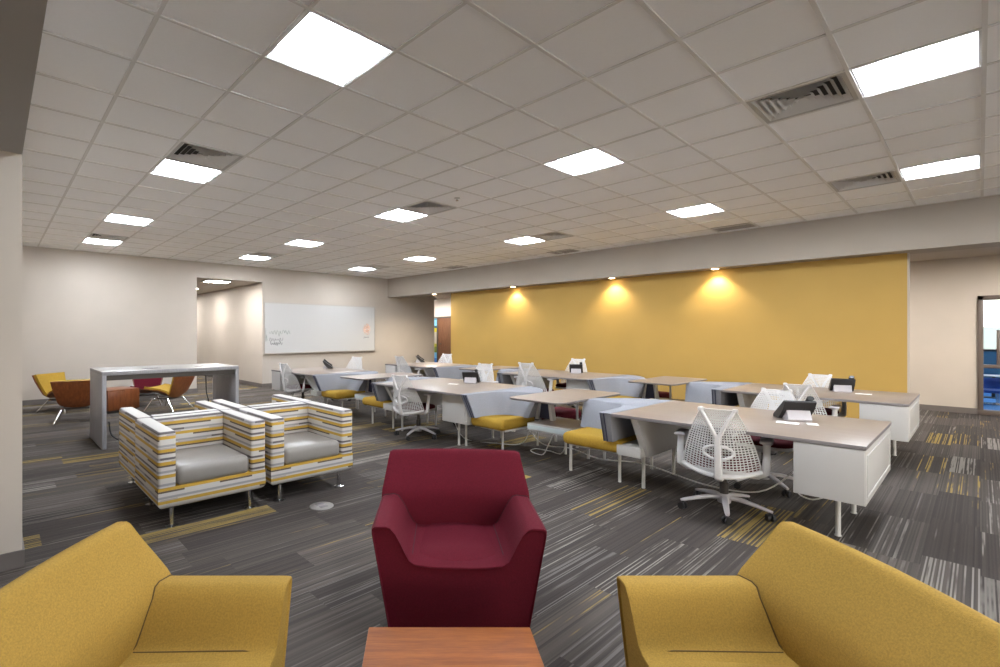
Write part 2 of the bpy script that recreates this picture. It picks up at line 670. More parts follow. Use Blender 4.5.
# ------------------------------------------------------------------ ceiling fixtures
LABEL_L = {
    (1, -1): 'large square ceiling light nearest the camera, over the striped club chairs',
    (6, -1): 'square ceiling light touching the air vent above the grey standing table',
    (11, -1): 'square ceiling light above the plywood lounge chairs, second nearest the left wall',
    (15, -1): 'square ceiling light closest to the left wall, above the yellow plywood chair',
    (1, 4): 'square ceiling light alone in the middle of the ceiling, no vent beside it',
    (6, 4): 'square ceiling light with an air vent at its right, middle of the ceiling',
    (11, 4): 'square ceiling light above the striped chairs and corridor opening, no vent beside it',
    (15, 4): 'small far square ceiling light over the left end of the whiteboard',
    (1, 9): 'square ceiling light near the taupe bulkhead above the rear desks, right of centre',
    (6, 9): 'square ceiling light with vent at its right, in the row along the taupe bulkhead',
    (11, 9): 'small square ceiling light by the far left end of the taupe bulkhead',
    (15, 9): 'farthest ceiling light, above the right end of the whiteboard',
    (-3, 4): 'square ceiling light at top right corner, beside the large air vent',
    (-3, 9): 'square ceiling light at the right edge, close to the taupe bulkhead',
    (-3, -1): 'unseen added square ceiling light above the yellow armchair beside the header',  # out of view, added to light the front armchairs
    (-8, -1): 'unseen added square ceiling light past the right edge, near the header',  # out of view, added for more light from the right
    (-8, 4): 'unseen added square ceiling light past the right edge, mid room',  # likewise an added, unseen fixture
}


def make_light(label, loc, glow='lamp_glow'):
    t = thing('ceiling_light', label, 'ceiling light', loc, 0, 'square ceiling lights in the tile grid')
    s = T / 2 - 0.012
    q = B()
    for sx in (-1, 1):
        q.box(sx * s - 0.012, sx * s + 0.012, -s, s, -0.004, 0.01)
        q.box(-s, s, sx * s - 0.012, sx * s + 0.012, -0.0045, 0.01)
    q.build('frame', 'white_metal', t)
    q = B()
    d = 0.085
    prof = [(-s, 0.004), (-s * 0.9, 0.03), (-s * 0.72, 0.055), (-s * 0.5, 0.075), (-0.0, d), (s * 0.5, 0.075), (s * 0.72, 0.055), (s * 0.9, 0.03), (s, 0.004)]
    top = [(x, d + 0.02) for x, z in prof]
    q.loft([[(x, y, z) for x, z in prof] + [(x, y, z) for x, z in reversed(top)] for y in (-s, s)])
    q.box(-s, s, -s, -s + 0.004, 0, d)
    q.box(-s, s, s - 0.004, s, 0, d)
    q.build('reflector', 'reflector', t)
    q = B()
    prof = [(-0.165, 0.062), (-0.16, 0.01), (-0.15, -0.008), (-0.10, -0.018), (0, -0.022), (0.10, -0.018), (0.15, -0.008), (0.16, 0.01), (0.165, 0.062)]
    q.loft([[(x, y * s, max(z, 0.006) * k + z * (1 - k)) for x, z in prof] for y, k in ((-0.985, 1), (-0.9, 1), (-0.72, 0.3), (-0.5, 0), (0.5, 0), (0.72, 0.3), (0.9, 1), (0.985, 1))])
    q.build('diffuser', glow, t)
    return t


proto_light = None
for ij in lights_ij:
    x0, x1, y0, y1 = cell(*ij)
    loc = ((x0 + x1) / 2, (y0 + y1) / 2, H)
    if proto_light is None:
        proto_light = make_light(LABEL_L[ij], loc)
    else:
        dup(proto_light, loc, 0, LABEL_L[ij])

LABEL_V = {
    (5, -1): 'louvred air vent joined to the ceiling light above the grey standing table',
    (14, -1): 'dark thin air vent beside the ceiling light closest to the left wall',
    (-2, 4): 'largest louvred air vent, top right beside the big corner light',
    (5, 4): 'louvred air vent beside the light in the middle of the ceiling',
    (14, 4): 'far air vent beside the light over the left end of the whiteboard',
    (-2, 9): 'louvred air vent next to the right edge light, close to the taupe bulkhead',
    (5, 9): 'louvred air vent right of the ceiling light in the row along the bulkhead',
    (14, 9): 'farthest air vent, beside the light above the right end of the whiteboard',
}


def make_vent(label, loc, sy=1.0):
    t = thing('air_vent', label, 'air vent', loc, 0, 'square louvred air vents in the ceiling')
    s = T / 2 - 0.012
    q = B()
    for k in (-1, 1):
        q.box(k * (s - 0.012) - 0.016, k * (s - 0.012) + 0.016, -s * sy, s * sy, -0.006, 0.012)
        q.box(-s, s, k * (s * sy - 0.012) - 0.016, k * (s * sy - 0.012) + 0.016, -0.0065, 0.012)
    q.build('frame', 'vent', t)
    q = B()
    for k in range(6):
        o_ = s - 0.03 - k * 0.045
        i_ = o_ - 0.034
        r0 = [(-o_, -o_ * sy, -0.004), (o_, -o_ * sy, -0.004), (o_, o_ * sy, -0.004), (-o_, o_ * sy, -0.004)]
        r1 = [(-i_, -i_ * sy, 0.034), (i_, -i_ * sy, 0.034), (i_, i_ * sy, 0.034), (-i_, i_ * sy, 0.034)]
        r2 = [(x * 0.99, y * 0.99, z + 0.003) for x, y, z in r1]
        q.loft([r0, r1, r2], cap=False)
    q.build('louvres', 'tbar', t, sharp=20)
    q = B()
    q.box(-s, s, -s * sy, s * sy, 0.06, 0.07)
    for k in (-1, 1):
        q.box(k * s - 0.004, k * s + 0.004, -s * sy, s * sy, 0.0, 0.06)
        q.box(-s, s, k * s * sy - 0.004, k * s * sy + 0.004, 0.0, 0.06)
    q.build('duct_box', 'vent_dark', t)
    return t


pv = None
for ij in vents_ij:
    x0, x1, y0, y1 = cell(*ij)
    loc = ((x0 + x1) / 2, (y0 + y1) / 2, H)
    if pv is None:
        pv = make_vent(LABEL_V[ij], loc)
    else:
        dup(pv, loc, 0, LABEL_V[ij])


def make_slot(label, loc):
    t = thing('air_grille', label, 'air vent', loc, 0, 'narrow return grilles along the bulkhead')
    q = B()
    for k in (-1, 1):
        q.box(k * 0.275 - 0.015, k * 0.275 + 0.015, -0.2, 0.2, -0.006, 0.001)
        q.box(-0.29, 0.29, k * 0.19 - 0.012, k * 0.19 + 0.012, -0.0065, 0.001)
    q.build('frame', 'vent', t)
    q = B()
    for k in range(9):
        y = -0.15 + k * 0.0375
        q.box(-0.26, 0.26, y - 0.008, y + 0.008, -0.005, 0.0)
    q.build('slats', 'vent', t)
    q = B()
    q.box(-0.26, 0.26, -0.18, 0.18, -0.0025, -0.0005)
    q.build('backing', 'vent_dark', t)
    return t


sl = make_slot('narrow grille by the bulkhead above the rear desks, nearest of the three', (-2.72, 9.36, H))
dup(sl, (-5.98, 9.36, H), 0, 'narrow grille by the bulkhead, middle one of the three')
dup(sl, (-9.30, 9.36, H), 0, 'narrow grille by the bulkhead, farthest one near the left end')

# recessed downlights
def make_down(label, loc):
    t = thing('downlight', label, 'downlight', loc, 0, 'recessed round downlights')
    q = B()
    q.lathe([(0.085, 0.0), (0.085, -0.004), (0.062, -0.005), (0.058, -0.002), (0.058, 0.0)], n=24)
    q.build('trim_ring', 'white_metal', t)
    q = B()
    q.lathe([(0.056, -0.0035), (0.056, -0.0025)], n=24)
    q.build('lens', 'down_glow', t)
    return t


dl = make_down('round downlight over the yellow wall, farthest from the camera of the three', (-7.77, 9.90, ZB))
dup(dl, (-5.15, 9.90, ZB), 0, 'round downlight over the yellow wall, middle of the three')
dup(dl, (-3.18, 9.90, ZB), 0, 'round downlight over the yellow wall, nearest of the three')
dup(dl, (-0.52, 11.75, ZC), 0, 'round downlight in the recess ceiling right of the yellow wall')
dup(dl, (-10.75, 9.95, ZB), 0, 'round downlight at the far left end of the bulkhead, before the brown door')
for x, y in ((-7.77, 9.90), (-5.15, 9.90), (-3.18, 9.90), (-10.75, 9.95)):
    l = bpy.data.lights.new('downlight_beam', 'SPOT')
    l.energy = 55 if x > -10 else 170
    l.color = (1.0, 0.86, 0.66)
    l.spot_size = math.radians(115 if x > -10 else 160)
    l.spot_blend = 0.6
    l.shadow_soft_size = 0.05
    lo = bpy.data.objects.new('downlight_beam', l)
    C.objects.link(lo)
    lo.location = (x, y, ZB - 0.02)
    lo.rotation_euler = (0, 0, 0)

# corridor troffers, rear corridor lamps and lobby lamps (square lights in the lower ceilings, some unseen and added to brighten)
hall_light = make_light('',(0, 0, 0), 'hall_glow')
hall_light.scale = (1, 1, 0.28)
hall_light.location = (-13.3, 4.45, ZC - 0.03)
hall_light['label'] = 'bright square ceiling light inside the corridor opening left of the whiteboard'
dup(hall_light, (-16.0, 4.45, ZC - 0.03), 0, 'far square ceiling light deep in the corridor left of the whiteboard').scale = (1, 1, 0.28)
dup(hall_light, (-14.0, 12.5, ZC - 0.11), 0, 'square ceiling light in the passage before the brown office door')
dup(hall_light, (0.9, 11.9, ZC - 0.11), 0, 'unseen added square ceiling light in the recess before the glazed door')  # unseen lamp added to brighten the recess wall
dup(proto_light, (1.2, 16.6, 2.8 - 0.11), 0, 'unseen added square ceiling light in the blue room behind the glazed door')  # unseen lamp added because the side room rendered dark
dup(hall_light, (-2.2, 12.0, ZC - 0.11), 0, 'unseen added square ceiling light behind the right end of the yellow wall')  # second added recess lamp, kept out of sight
dup(proto_light, (1.8, -3.2, LOWZ - 0.11), 0, 'unseen added square ceiling light in the lobby behind the camera')  # unseen lamp added to light the foreground

dup(hall_light, (-18.6, 4.45, ZC - 0.03), 0, 'unseen added square ceiling light at the end of the corridor left of the whiteboard').scale = (1, 1, 0.28)  # unseen lamp added to brighten the corridor

# sprinkler head
t = thing('sprinkler_head', 'tiny sprinkler head in the ceiling between the centre light and vent', 'sprinkler', (-4.54, 4.61, H))
q = B()
q.lathe([(0.04, 0), (0.04, -0.005), (0.012, -0.008), (0.012, -0.03)], n=16)
q.build('escutcheon', 'white_metal', t)
q = B()
q.lathe([(0.006, -0.03), (0.02, -0.034), (0.02, -0.037), (0.004, -0.038)], n=12)
q.build('deflector', 'chrome', t)

# ------------------------------------------------------------------ whiteboard
t = thing('whiteboard', 'wide wall-mounted whiteboard with faint marker notes on the beige wall', 'whiteboard', (XW, 7.36, 1.61))
hw, hh = 1.83, 0.69
q = B()
q.box(0.004, 0.022, -hw, hw, -hh, hh)
q.build('writing_surface', 'board_white', t)
q = B()
for k in (-1, 1):
    q.box(0.0, 0.03, -hw - 0.012, hw + 0.012, k * hh - 0.015, k * hh + 0.015)
    q.box(0.0, 0.028, k * hw - 0.01, k * hw + 0.01, -hh, hh)
q.build('frame', 'alu', t)
q = B()
q.box(0.0, 0.075, -hw, hw, -hh - 0.03, -hh - 0.015, 0.004)
q.box(0.068, 0.075, -hw, hw, -hh - 0.03, -hh, 0.002)
q.build('pen_tray', 'alu', t)


def scribble(name, m_, y0, z0, wd, ht, n, r, seed):
    rr = random.Random(seed)
    q = B()
    pts = []
    for i in range(n + 1):
        y = y0 + wd * i / n + rr.uniform(-0.3, 0.3) * wd / n
        z = z0 + ht * (0.5 * math.sin(i * 2.1 + seed) + rr.uniform(-0.4, 0.4)) * (1.5 if i % 5 == 0 else 0.8)
        pts.append((0.0235, y, z))
    cm = catmull(pts, 4)
    q.tube([(0.0235, p.y, p.z) for p in cm], r, 4, sq=(1, 0.4) if False else None)
    q.build(name, m_, t)


scribble('marker_note', 'ink_green', -1.70, -0.12, 0.62, 0.09, 22, 0.0045, 3)
scribble('marker_note', 'ink_black', -1.70, -0.32, 0.40, 0.08, 16, 0.0045, 5)
scribble('marker_note', 'ink_black', -1.66, -0.43, 0.34, 0.06, 18, 0.0055, 8)
scribble('marker_note', 'ink_green', -1.80, -0.25, 0.05, 0.2, 5, 0.004, 2)
q = B()
cc = []
for k in range(60):
    a = k * 0.62
    rad = 0.10 + 0.07 * math.sin(k * 1.7)
    cc.append((0.0235, 1.52 + rad * 0.9 * math.cos(a), -0.02 + rad * 1.1 * math.sin(a)))
q.tube(cc, 0.004, 4)
q.build('marker_drawing', 'ink_orange', t)
scribble('marker_note', 'ink_black', 1.40, -0.27, 0.2, 0.05, 10, 0.0045, 11)

# ------------------------------------------------------------------ doors
d = thing('door_1', 'glazed door with dark frame and blue chair beyond, at the right edge', 'door', (GX0, YN, 0))
d['kind'] = 'structure'
q = B()
q.box(0, 0.07, -0.03, 0.13, 0, 2.14, 0.004)
q.box(1.31, 1.38, -0.03, 0.13, 0, 2.14, 0.004)
q.box(0, 1.38, -0.03, 0.13, 2.06, 2.14, 0.004)
q.box(0, 1.38, -0.031, 0.131, 0, 0.085, 0.004)
q.box(0, 1.38, -0.028, 0.128, 0.84, 0.90, 0.004)
q.box(0.222, 0.262, 0.02, 0.07, 0.90, 1.52, 0.004)
q.build('door_frame', 'door_frame', d)
q = B()
q.box(0.06, 1.32, 0.045, 0.051, 0.08, 2.08)
q.build('pane', 'glass', d)

d2 = thing('door_2', 'brown office door seen past the left end of the yellow wall', 'door', (DX0, YN, 0))
d2['kind'] = 'structure'
q = B()
for x in (0, 0.98, 2.24):
    q.box(x, x + 0.06, -0.02, 0.13, 0, 2.13)
q.box(0, 2.3, -0.021, 0.131, 2.07, 2.13)
q.build('door_frame', 'door_frame', d2)
q = B()
q.box(1.04, 2.24, 0.01, 0.055, 0.01, 2.07)
q.build('door_leaf', 'door_wood', d2)
q = B()
q.tube([(1.16, 0.01, 1.05), (1.16, -0.05, 1.05), (1.30, -0.055, 1.05)], 0.013, 8)
q.lathe([(0.03, 0.0), (0.03, -0.01)], (1.16, 0.01, 1.05), 14, axis='Y')
q.build('lever_handle', 'chrome', d2)
o = B()
o.box(0.06, 0.98, 0.03, 0.05, 0.02, 2.07)
pn = o.build('wall_graphic', 'poster', None)
pn.location = (DX0, YN, 0)
tag(pn, 'tall blue, green and grey graphic panel left of the brown office door', 'graphic panel')

# room behind the glazed door
b = B()
b.box(-3, 5, YN + 0.12, 19, -0.1, 0.001)
struct('floor_side_room', b, 'blue_carpet')
b = B()
b.box(-3, 5, 19, 19.1, 0, 1.04)
b.box(-3, 5, 19, 19.1, 2.6, 2.8)
struct('wall_side_room', b, 'blue_wall')
b = B()
b.box(-3.1, -3, YN + 0.12, 19, 0, 2.8)
b.box(5, 5.1, YN + 0.12, 19, 0, 2.8)
struct('wall_side_room_ends', b, 'wall')
b = B()
b.box(-3, 5, YN + 0.12, 19, 2.8, 2.85)
struct('ceiling_side_room', b, 'tile')
w1 = thing('window_1', 'bright window of the room behind the glazed door', 'window', (0, 19.0, 0))
w1['kind'] = 'structure'
q = B()
for x in (-3, -1.0, 1.0, 3.0, 4.94):
    q.box(x, x + 0.06, 0, 0.08, 1.0, 2.6)
q.box(-3, 5, 0, 0.08, 1.0, 1.06)
q.build('window_frame', 'door_frame', w1)
q = B()
q.box(-3, 5, 0.03, 0.036, 1.04, 2.6)
q.build('pane', 'glass', w1)
# tree line and ground far outside
b = B()
rr = random.Random(4)
pts = [(-30 + k * 2.0, 60, 1.2 + rr.uniform(-0.5, 0.9)) for k in range(61)]
b.loft([[(x, 60, -3) for x, y, z in pts], [(x, 60 + 1.5 * math.sin(x), z) for x, y, z in pts], [(x, 66, z - 1) for x, y, z in pts]], closed=False)
o = b.build('hills', 'sage')
o['kind'] = 'structure'
b = B()
b.box(-80, 120, 19.2, 70, -3.1, -3.0)
b.box(7.2, 120, -80, 19.2, -3.1, -3.0)  # unseen stretch added east of the openings to bounce daylight inside
o = b.build('ground', 'bounce_ground')
o['kind'] = 'structure'

# blue chair and table in that room
t = thing('tub_chair', 'blue moulded tub chair behind the glazed door', 'chair', (0.24, 15.6, 0), 2.6)
t.scale = (1, 1, 0.66)
q = B()
sec = []
for k in range(15):
    a = PI * (0.05 + 0.9 * k / 14) + PI
    sec.append((math.cos(a), math.sin(a)))
outer = [[(x * r, y * r * 0.95, z) for x, y in sec] for r, z in ((0.24, 0.36), (0.33, 0.42), (0.38, 0.58), (0.40, 0.78))]
inner = [[(x * r, y * r * 0.95, z) for x, y in sec] for r, z in ((0.37, 0.78), (0.34, 0.58), (0.28, 0.44), (0.2, 0.42))]
q.loft(outer + inner, closed=False)
q.build('shell', 'blue_plastic', t)
q = B()
q.lathe([(0.02, 0.36), (0.30, 0.37), (0.33, 0.41), (0.31, 0.45), (0.02, 0.46)], n=24)
q.build('seat', 'blue_plastic', t)
q = B()
q.lathe([(0.25, 0.0), (0.25, 0.015), (0.03, 0.04), (0.03, 0.36)], n=20)
q.build('pedestal', 'chrome', t)
t = thing('round_table', 'small round white pedestal table behind the glazed door', 'table', (0.20, 17.1, 0))
t.scale = (1, 1, 0.72)
q = B()
q.lathe([(0.30, 0.68), (0.31, 0.695), (0.30, 0.71)], n=28)
q.build('tabletop', 'white_laminate', t)
q = B()
q.lathe([(0.22, 0.0), (0.22, 0.015), (0.03, 0.03), (0.03, 0.68)], n=20)
q.build('pedestal', 'dark_metal', t)

# ------------------------------------------------------------------ swoop armchairs
def make_armchair(label, fabric, loc, rz, group=None):
    t = thing('armchair', label, 'armchair', loc, rz, group)
    q = B()

    def half(z):       # outer half width at a height
        return 0.298 + 0.098 * min(1, z / 0.585)

    def section(y, front=False):
        lip = 0.0
        k = [(half(0.03), 0.03), (half(0.2), 0.2), (half(0.4), 0.4), (half(0.56), 0.56), (0.392, 0.580), (0.378, 0.590),
             (0.33, 0.592), (0.308, 0.584), (0.286, 0.558), (0.266, 0.520), (0.246, 0.477), (0.226, 0.438), (0.200, 0.421), (0.13, 0.412), (0.05, 0.409)]
        rgt = [(x, z) for x, z in k]
        full = rgt + [(-x, z) for x, z in reversed(rgt)]
        return [(x, y, z) for x, z in full]
    ys = [0.350, 0.358, 0.356, 0.340, 0.2, 0.0, -0.2, -0.36]
    rings = []
    for i, y in enumerate(ys):
        r = section(y)
        ins = (0.030, 0.012, 0.003)[i] if i < 3 else 0
        r = [(x * (1 - ins), y, 0.03 + (z - 0.03) * (1 - ins)) for x, _, z in r]
        rings.append(r)
    # front slopes back very slightly towards the floor
    rings = [[(x, y - (0.03 * max(0, 0.58 - z) / 0.58 if i < 4 else 0) + (0.015 * max(0, 0.58 - z) if i > 5 else 0), z) for x, y, z in r] for i, r in enumerate(rings)]
    q.loft(rings)
    q.build('body', fabric, t, sharp=32)
    # reclined back
    q = B()
    prof = [(-0.132, 0.36), (-0.135, 0.41), (-0.122, 0.56), (-0.142, 0.62), (-0.172, 0.68), (-0.202, 0.735), (-0.226, 0.785), (-0.238, 0.804), (-0.252, 0.813), (-0.268, 0.811), (-0.282, 0.796), (-0.315, 0.68), (-0.362, 0.45), (-0.362, 0.2), (-0.352, 0.03)]

    def hb(z):
        return half(z) + 0.003 if z < 0.585 else 0.400 - 0.036 * (z - 0.585) / 0.225
    N = 12
    rings = []
    for i in range(N + 1):
        u = (-1, -0.985, -0.95, -0.8, -0.6, -0.3, 0, 0.3, 0.6, 0.8, 0.95, 0.985, 1)[i]
        edge = 1 - max(0, (abs(u) - 0.9) / 0.1) * 0.06
        ring = []
        for y, z in prof:
            cy, cz = -0.2, 0.5
            yy = cy + (y - cy) * (edge if abs(u) > 0.99 else 1)
            zz = (z if z < 0.6 else z - 0.012 * (z - 0.6) / 0.2 - (0.006 if abs(u) > 0.95 else 0) - 0.004 * u * u)
            # the front face wraps gently forward at the sides
            if y > -0.3 and z > 0.4:
                yy += 0.06 * u * u * (1 - 0.6 * max(0, min(1, (z - 0.56) / 0.22)))
            ring.append((u * hb(z), yy, zz))
        rings.append(ring)
    q.loft(rings)
    q.build('backrest', fabric, t, sharp=50)
    # loose-looking seat pad
    q = B()
    ny, nx = 10, 10
    grid = []
    for j in range(ny + 1):
        v = j / ny
        y = -0.15 + 0.475 * v
        row = []
        for i in range(nx + 1):
            u = -1 + 2 * i / nx
            crown = 0.018 * (1 - u * u)
            front = -0.034 * max(0, (v - 0.75) / 0.25) ** 2
            row.append((u * (0.206 + 0.004 * v), y, 0.407 + crown + front + 0.01 * v * (v < 0.85)))
        grid.append(row)
    top = [[q.bm.verts.new(p) for p in r] for r in grid]
    bot = [[q.bm.verts.new((p[0] * 0.985, p[1], 0.37)) for p in r] for r in grid]
    for j in range(ny):
        for i in range(nx):
            q.bm.faces.new((top[j][i], top[j][i + 1], top[j + 1][i + 1], top[j + 1][i]))
            q.bm.faces.new((bot[j][i], bot[j + 1][i], bot[j + 1][i + 1], bot[j][i + 1]))
    for j in range(ny):
        q.bm.faces.new((top[j][0], top[j + 1][0], bot[j + 1][0], bot[j][0]))
        q.bm.faces.new((top[j][nx], bot[j][nx], bot[j + 1][nx], top[j + 1][nx]))
    for i in range(nx):
        q.bm.faces.new((top[0][i], bot[0][i], bot[0][i + 1], top[0][i + 1]))
        q.bm.faces.new((top[ny][i], top[ny][i + 1], bot[ny][i + 1], bot[ny][i]))
    q.build('seat', fabric, t, sharp=60)
    q = B()
    fp = prof[:5]

    def yb(x_, z_):
        for (ya, za), (yb_, zb) in zip(fp, fp[1:]):
            if za <= z_ <= zb:
                return ya + (yb_ - ya) * (z_ - za) / (zb - za) + 0.06 * (x_ / hb(z_)) ** 2
        return -0.03
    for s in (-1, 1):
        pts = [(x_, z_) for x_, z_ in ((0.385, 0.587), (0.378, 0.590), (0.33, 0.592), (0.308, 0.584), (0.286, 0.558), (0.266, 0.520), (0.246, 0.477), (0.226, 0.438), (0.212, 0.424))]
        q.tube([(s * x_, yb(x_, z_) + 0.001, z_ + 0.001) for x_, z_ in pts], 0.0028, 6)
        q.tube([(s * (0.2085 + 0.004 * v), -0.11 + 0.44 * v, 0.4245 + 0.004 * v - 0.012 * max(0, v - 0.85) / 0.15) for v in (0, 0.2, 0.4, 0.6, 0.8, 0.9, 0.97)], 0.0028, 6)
    q.build('seam_shade', fabric + '_seam', t)  # thin tubes on the seams, their dark colour paints the crease shade
    q = B()
    for sx in (-1, 1):
        for y in (-0.30, 0.27):
            q.lathe([(0.022, 0.0), (0.024, 0.008), (0.02, 0.035)], (sx * 0.25, y, 0), 12)
    q.build('feet', 'black_plastic', t)
    return t


x, y = RF(0.183, 2.18 + 0.36)
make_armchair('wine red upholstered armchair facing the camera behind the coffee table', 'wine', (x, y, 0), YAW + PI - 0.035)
x, y = RF(-0.82, 1.375)
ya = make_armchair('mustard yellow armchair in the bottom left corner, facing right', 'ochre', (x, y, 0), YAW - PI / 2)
x, y = RF(1.064, 1.375)
dup(ya, (x, y, 0), YAW + PI / 2, 'mustard yellow armchair in the bottom right corner, facing left')


# ------------------------------------------------------------------ wooden cube tables
def make_cube_table(label, wood, loc, rz, sx, sy, hz):
    t = thing('coffee_table', label, 'coffee table', loc, rz)
    q = B()
    q.box(-sx, sx, -sy, sy, hz - 0.024, hz, 0.003, 2)
    q.build('tabletop', wood, t)
    for k in (-1, 1):
        q = B()
        q.box(k * (sx - 0.021), k * (sx - 0.001), -sy + 0.001, sy - 0.001, 0.05, hz - 0.024, 0.002)
        q.build('side_panel', 'walnut' if wood == 'walnut' else wood, t)
        q = B()
        q.box(-sx + 0.021, sx - 0.021, k * (sy - 0.021), k * (sy - 0.001), 0.05, hz - 0.024, 0.002)
        q.build('side_panel', 'walnut' if wood == 'walnut' else wood, t)
    q = B()
    q.box(-sx + 0.03, sx - 0.03, -sy + 0.03, sy - 0.03, 0.0, 0.05)
    q.build('plinth', 'dark_metal', t)
    return t


x, y = RF(0.104, 1.763 - 0.29)
make_cube_table('reddish wood coffee table at the bottom edge before the wine red armchair', 'cherry', (x, y, 0), YAW, 0.29, 0.29, 0.40)
make_cube_table('brown wooden cube table between the plywood lounge chairs', 'walnut', (-10.75, 1.74, 0), 0.35, 0.29, 0.29, 0.42)

# ------------------------------------------------------------------ striped club chairs
def make_club(label, loc, rz):
    # faces +X, origin on the floor under its middle
    t = thing('club_chair', label, 'club chair', loc, rz, 'striped club chairs set back to back')
    D, W_, Z0, Z1, A = 0.78, 0.82, 0.155, 0.735, 0.125
    x0, x1 = -D / 2, D / 2
    for k in (-1, 1):
        q = B()
        ya_, yb_ = (W_ / 2 - A, W_ / 2) if k > 0 else (-W_ / 2, -W_ / 2 + A)
        q.box(x0, x1, ya_, yb_, 0.30, Z1, 0.022, 3)
        q.build('arm', 'stripe', t)
    q = B()
    q.box(x0, x0 + 0.13, -W_ / 2 + A - 0.004, W_ / 2 - A + 0.004, 0.30, Z1 - 0.002, 0.02, 3)
    q.build('backrest', 'stripe', t)
    q = B()
    vs = q.box(x0 + 0.004, x1 - 0.003, -W_ / 2 + 0.001, W_ / 2 - 0.001, Z0, 0.315, 0.0)
    es = [e for e in q.bm.edges if all(v.co.z < Z0 + 0.01 for v in e.verts)]
    bmesh.ops.bevel(q.bm, geom=es, offset=0.05, segments=4, profile=0.5, affect='EDGES')
    q.build('base', 'stripe', t)
    q = B()
    yw = W_ / 2 - A - 0.006
    q.box(x0 + 0.12, x1 - 0.002, -yw, yw, 0.305, 0.455, 0.045, 4)
    for v in q.bm.verts:
        u = v.co.y / yw
        w_ = (v.co.x - (x0 + x1) / 2 - 0.06) / 0.33
        if v.co.z > 0.4:
            v.co.z += 0.02 * max(0, 1 - u * u) * max(0, 1 - w_ * w_)
    q.build('seat_cushion', 'vinyl', t, sharp=60)
    for sx in (-1, 1):
        for sy in (-1, 1):
            q = B()
            q.lathe([(0.045, 0.0), (0.045, 0.007), (0.018, 0.016), (0.016, 0.018), (0.016, Z0 + 0.01)], (sx * (D / 2 - 0.075), sy * (W_ / 2 - 0.11), 0), 16)
            q.build('leg', 'chrome', t)
    return t


XF = -3.95
c0 = make_club('striped club chair in front, left one of the pair facing the camera', (XF - 0.39, 1.318, 0), 0)
dup(c0, (XF - 0.39, 2.185, 0), 0, 'striped club chair in front, right one of the pair, beside the floor outlet')
dup(c0, (XF - 1.19, 1.335, 0), PI, 'striped club chair turned away, back to back behind the left striped chair')
dup(c0, (XF - 1.19, 2.20, 0), PI, 'striped club chair turned away, back to back behind the right striped chair')

t = thing('floor_outlet', 'round grey floor outlet cover in the carpet by the striped chair', 'floor outlet', (-3.66, 2.09, 0))
q = B()
q.lathe([(0.10, 0.0), (0.10, 0.004), (0.092, 0.007), (0.0, 0.007)], n=32)
q.build('cover_plate', 'floor_box', t)
q = B()
q.box(-0.055, -0.01, -0.035, 0.035, 0.007, 0.010, 0.002)
q.box(0.01, 0.055, -0.035, 0.035, 0.007, 0.010, 0.002)
q.build('flap', 'edge_grey', t)

# ------------------------------------------------------------------ standing-height table
TX, TY = -7.24, 1.03
t = thing('standing_table', 'tall grey laminate standing table behind the striped chairs', 'table', (TX, TY, 0))
LN, DP, HT = 1.72, 1.0, 0.975
q = B()
q.box(-DP, 0, 0, LN, HT - 0.048, HT, 0.002)
q.build('tabletop', ['grey_laminate', 'pale_laminate'], t, up=1)
for y_ in (0, LN - 0.048):
    q = B()
    q.box(-DP, 0, y_, y_ + 0.048, 0, HT - 0.048, 0.002)
    q.build('end_panel', 'grey_laminate', t)
q = B()
q.box(-DP + 0.1, -0.04, 0.048, LN - 0.048, HT - 0.115, HT - 0.048)
q.build('apron', 'dark_metal', t)
for y_ in (0.52, 1.2):
    q = B()
    q.box(-0.40, -0.28, y_, y_ + 0.22, HT, HT + 0.004, 0.001)
    o = q.build('power_outlet', 'edge_grey', t)
    q = B()
    for k in range(3):
        q.box(-0.37, -0.31, y_ + 0.03 + k * 0.06, y_ + 0.065 + k * 0.06, HT + 0.004, HT + 0.006)
    q.build('socket', 'black_plastic', o)
q = B()
q.tube(catmull([(-0.35, 1.36, HT - 0.13), (-0.36, 1.37, 0.6), (-0.33, 1.39, 0.45), (-0.36, 1.38, 0.25), (-0.36, 1.37, 0.05), (-0.5, 1.2, 0.012)], 6), 0.008, 6)
o = q.build('power_cord', 'black_plastic')
o.location = (TX, TY, 0)
tag(o, 'black power cord hanging down under the right part of the grey standing table', 'cord')
q = B()
q.tube(catmull([(-0.3, 0.12, 0.3), (-0.28, 0.15, 0.12), (-0.2, 0.30, 0.012), (-0.05, 0.45, 0.012), (0.02, 0.36, 0.06), (-0.05, 0.25, 0.05), (-0.1, 0.35, 0.012), (0.12, 0.5, 0.03), (0.0, 0.62, 0.012)], 6), 0.009, 6)
o = q.build('power_cord', 'black_plastic')
o.location = (TX, TY, 0)
tag(o, 'tangled black cord on the carpet inside the near leg of the standing table', 'cord')

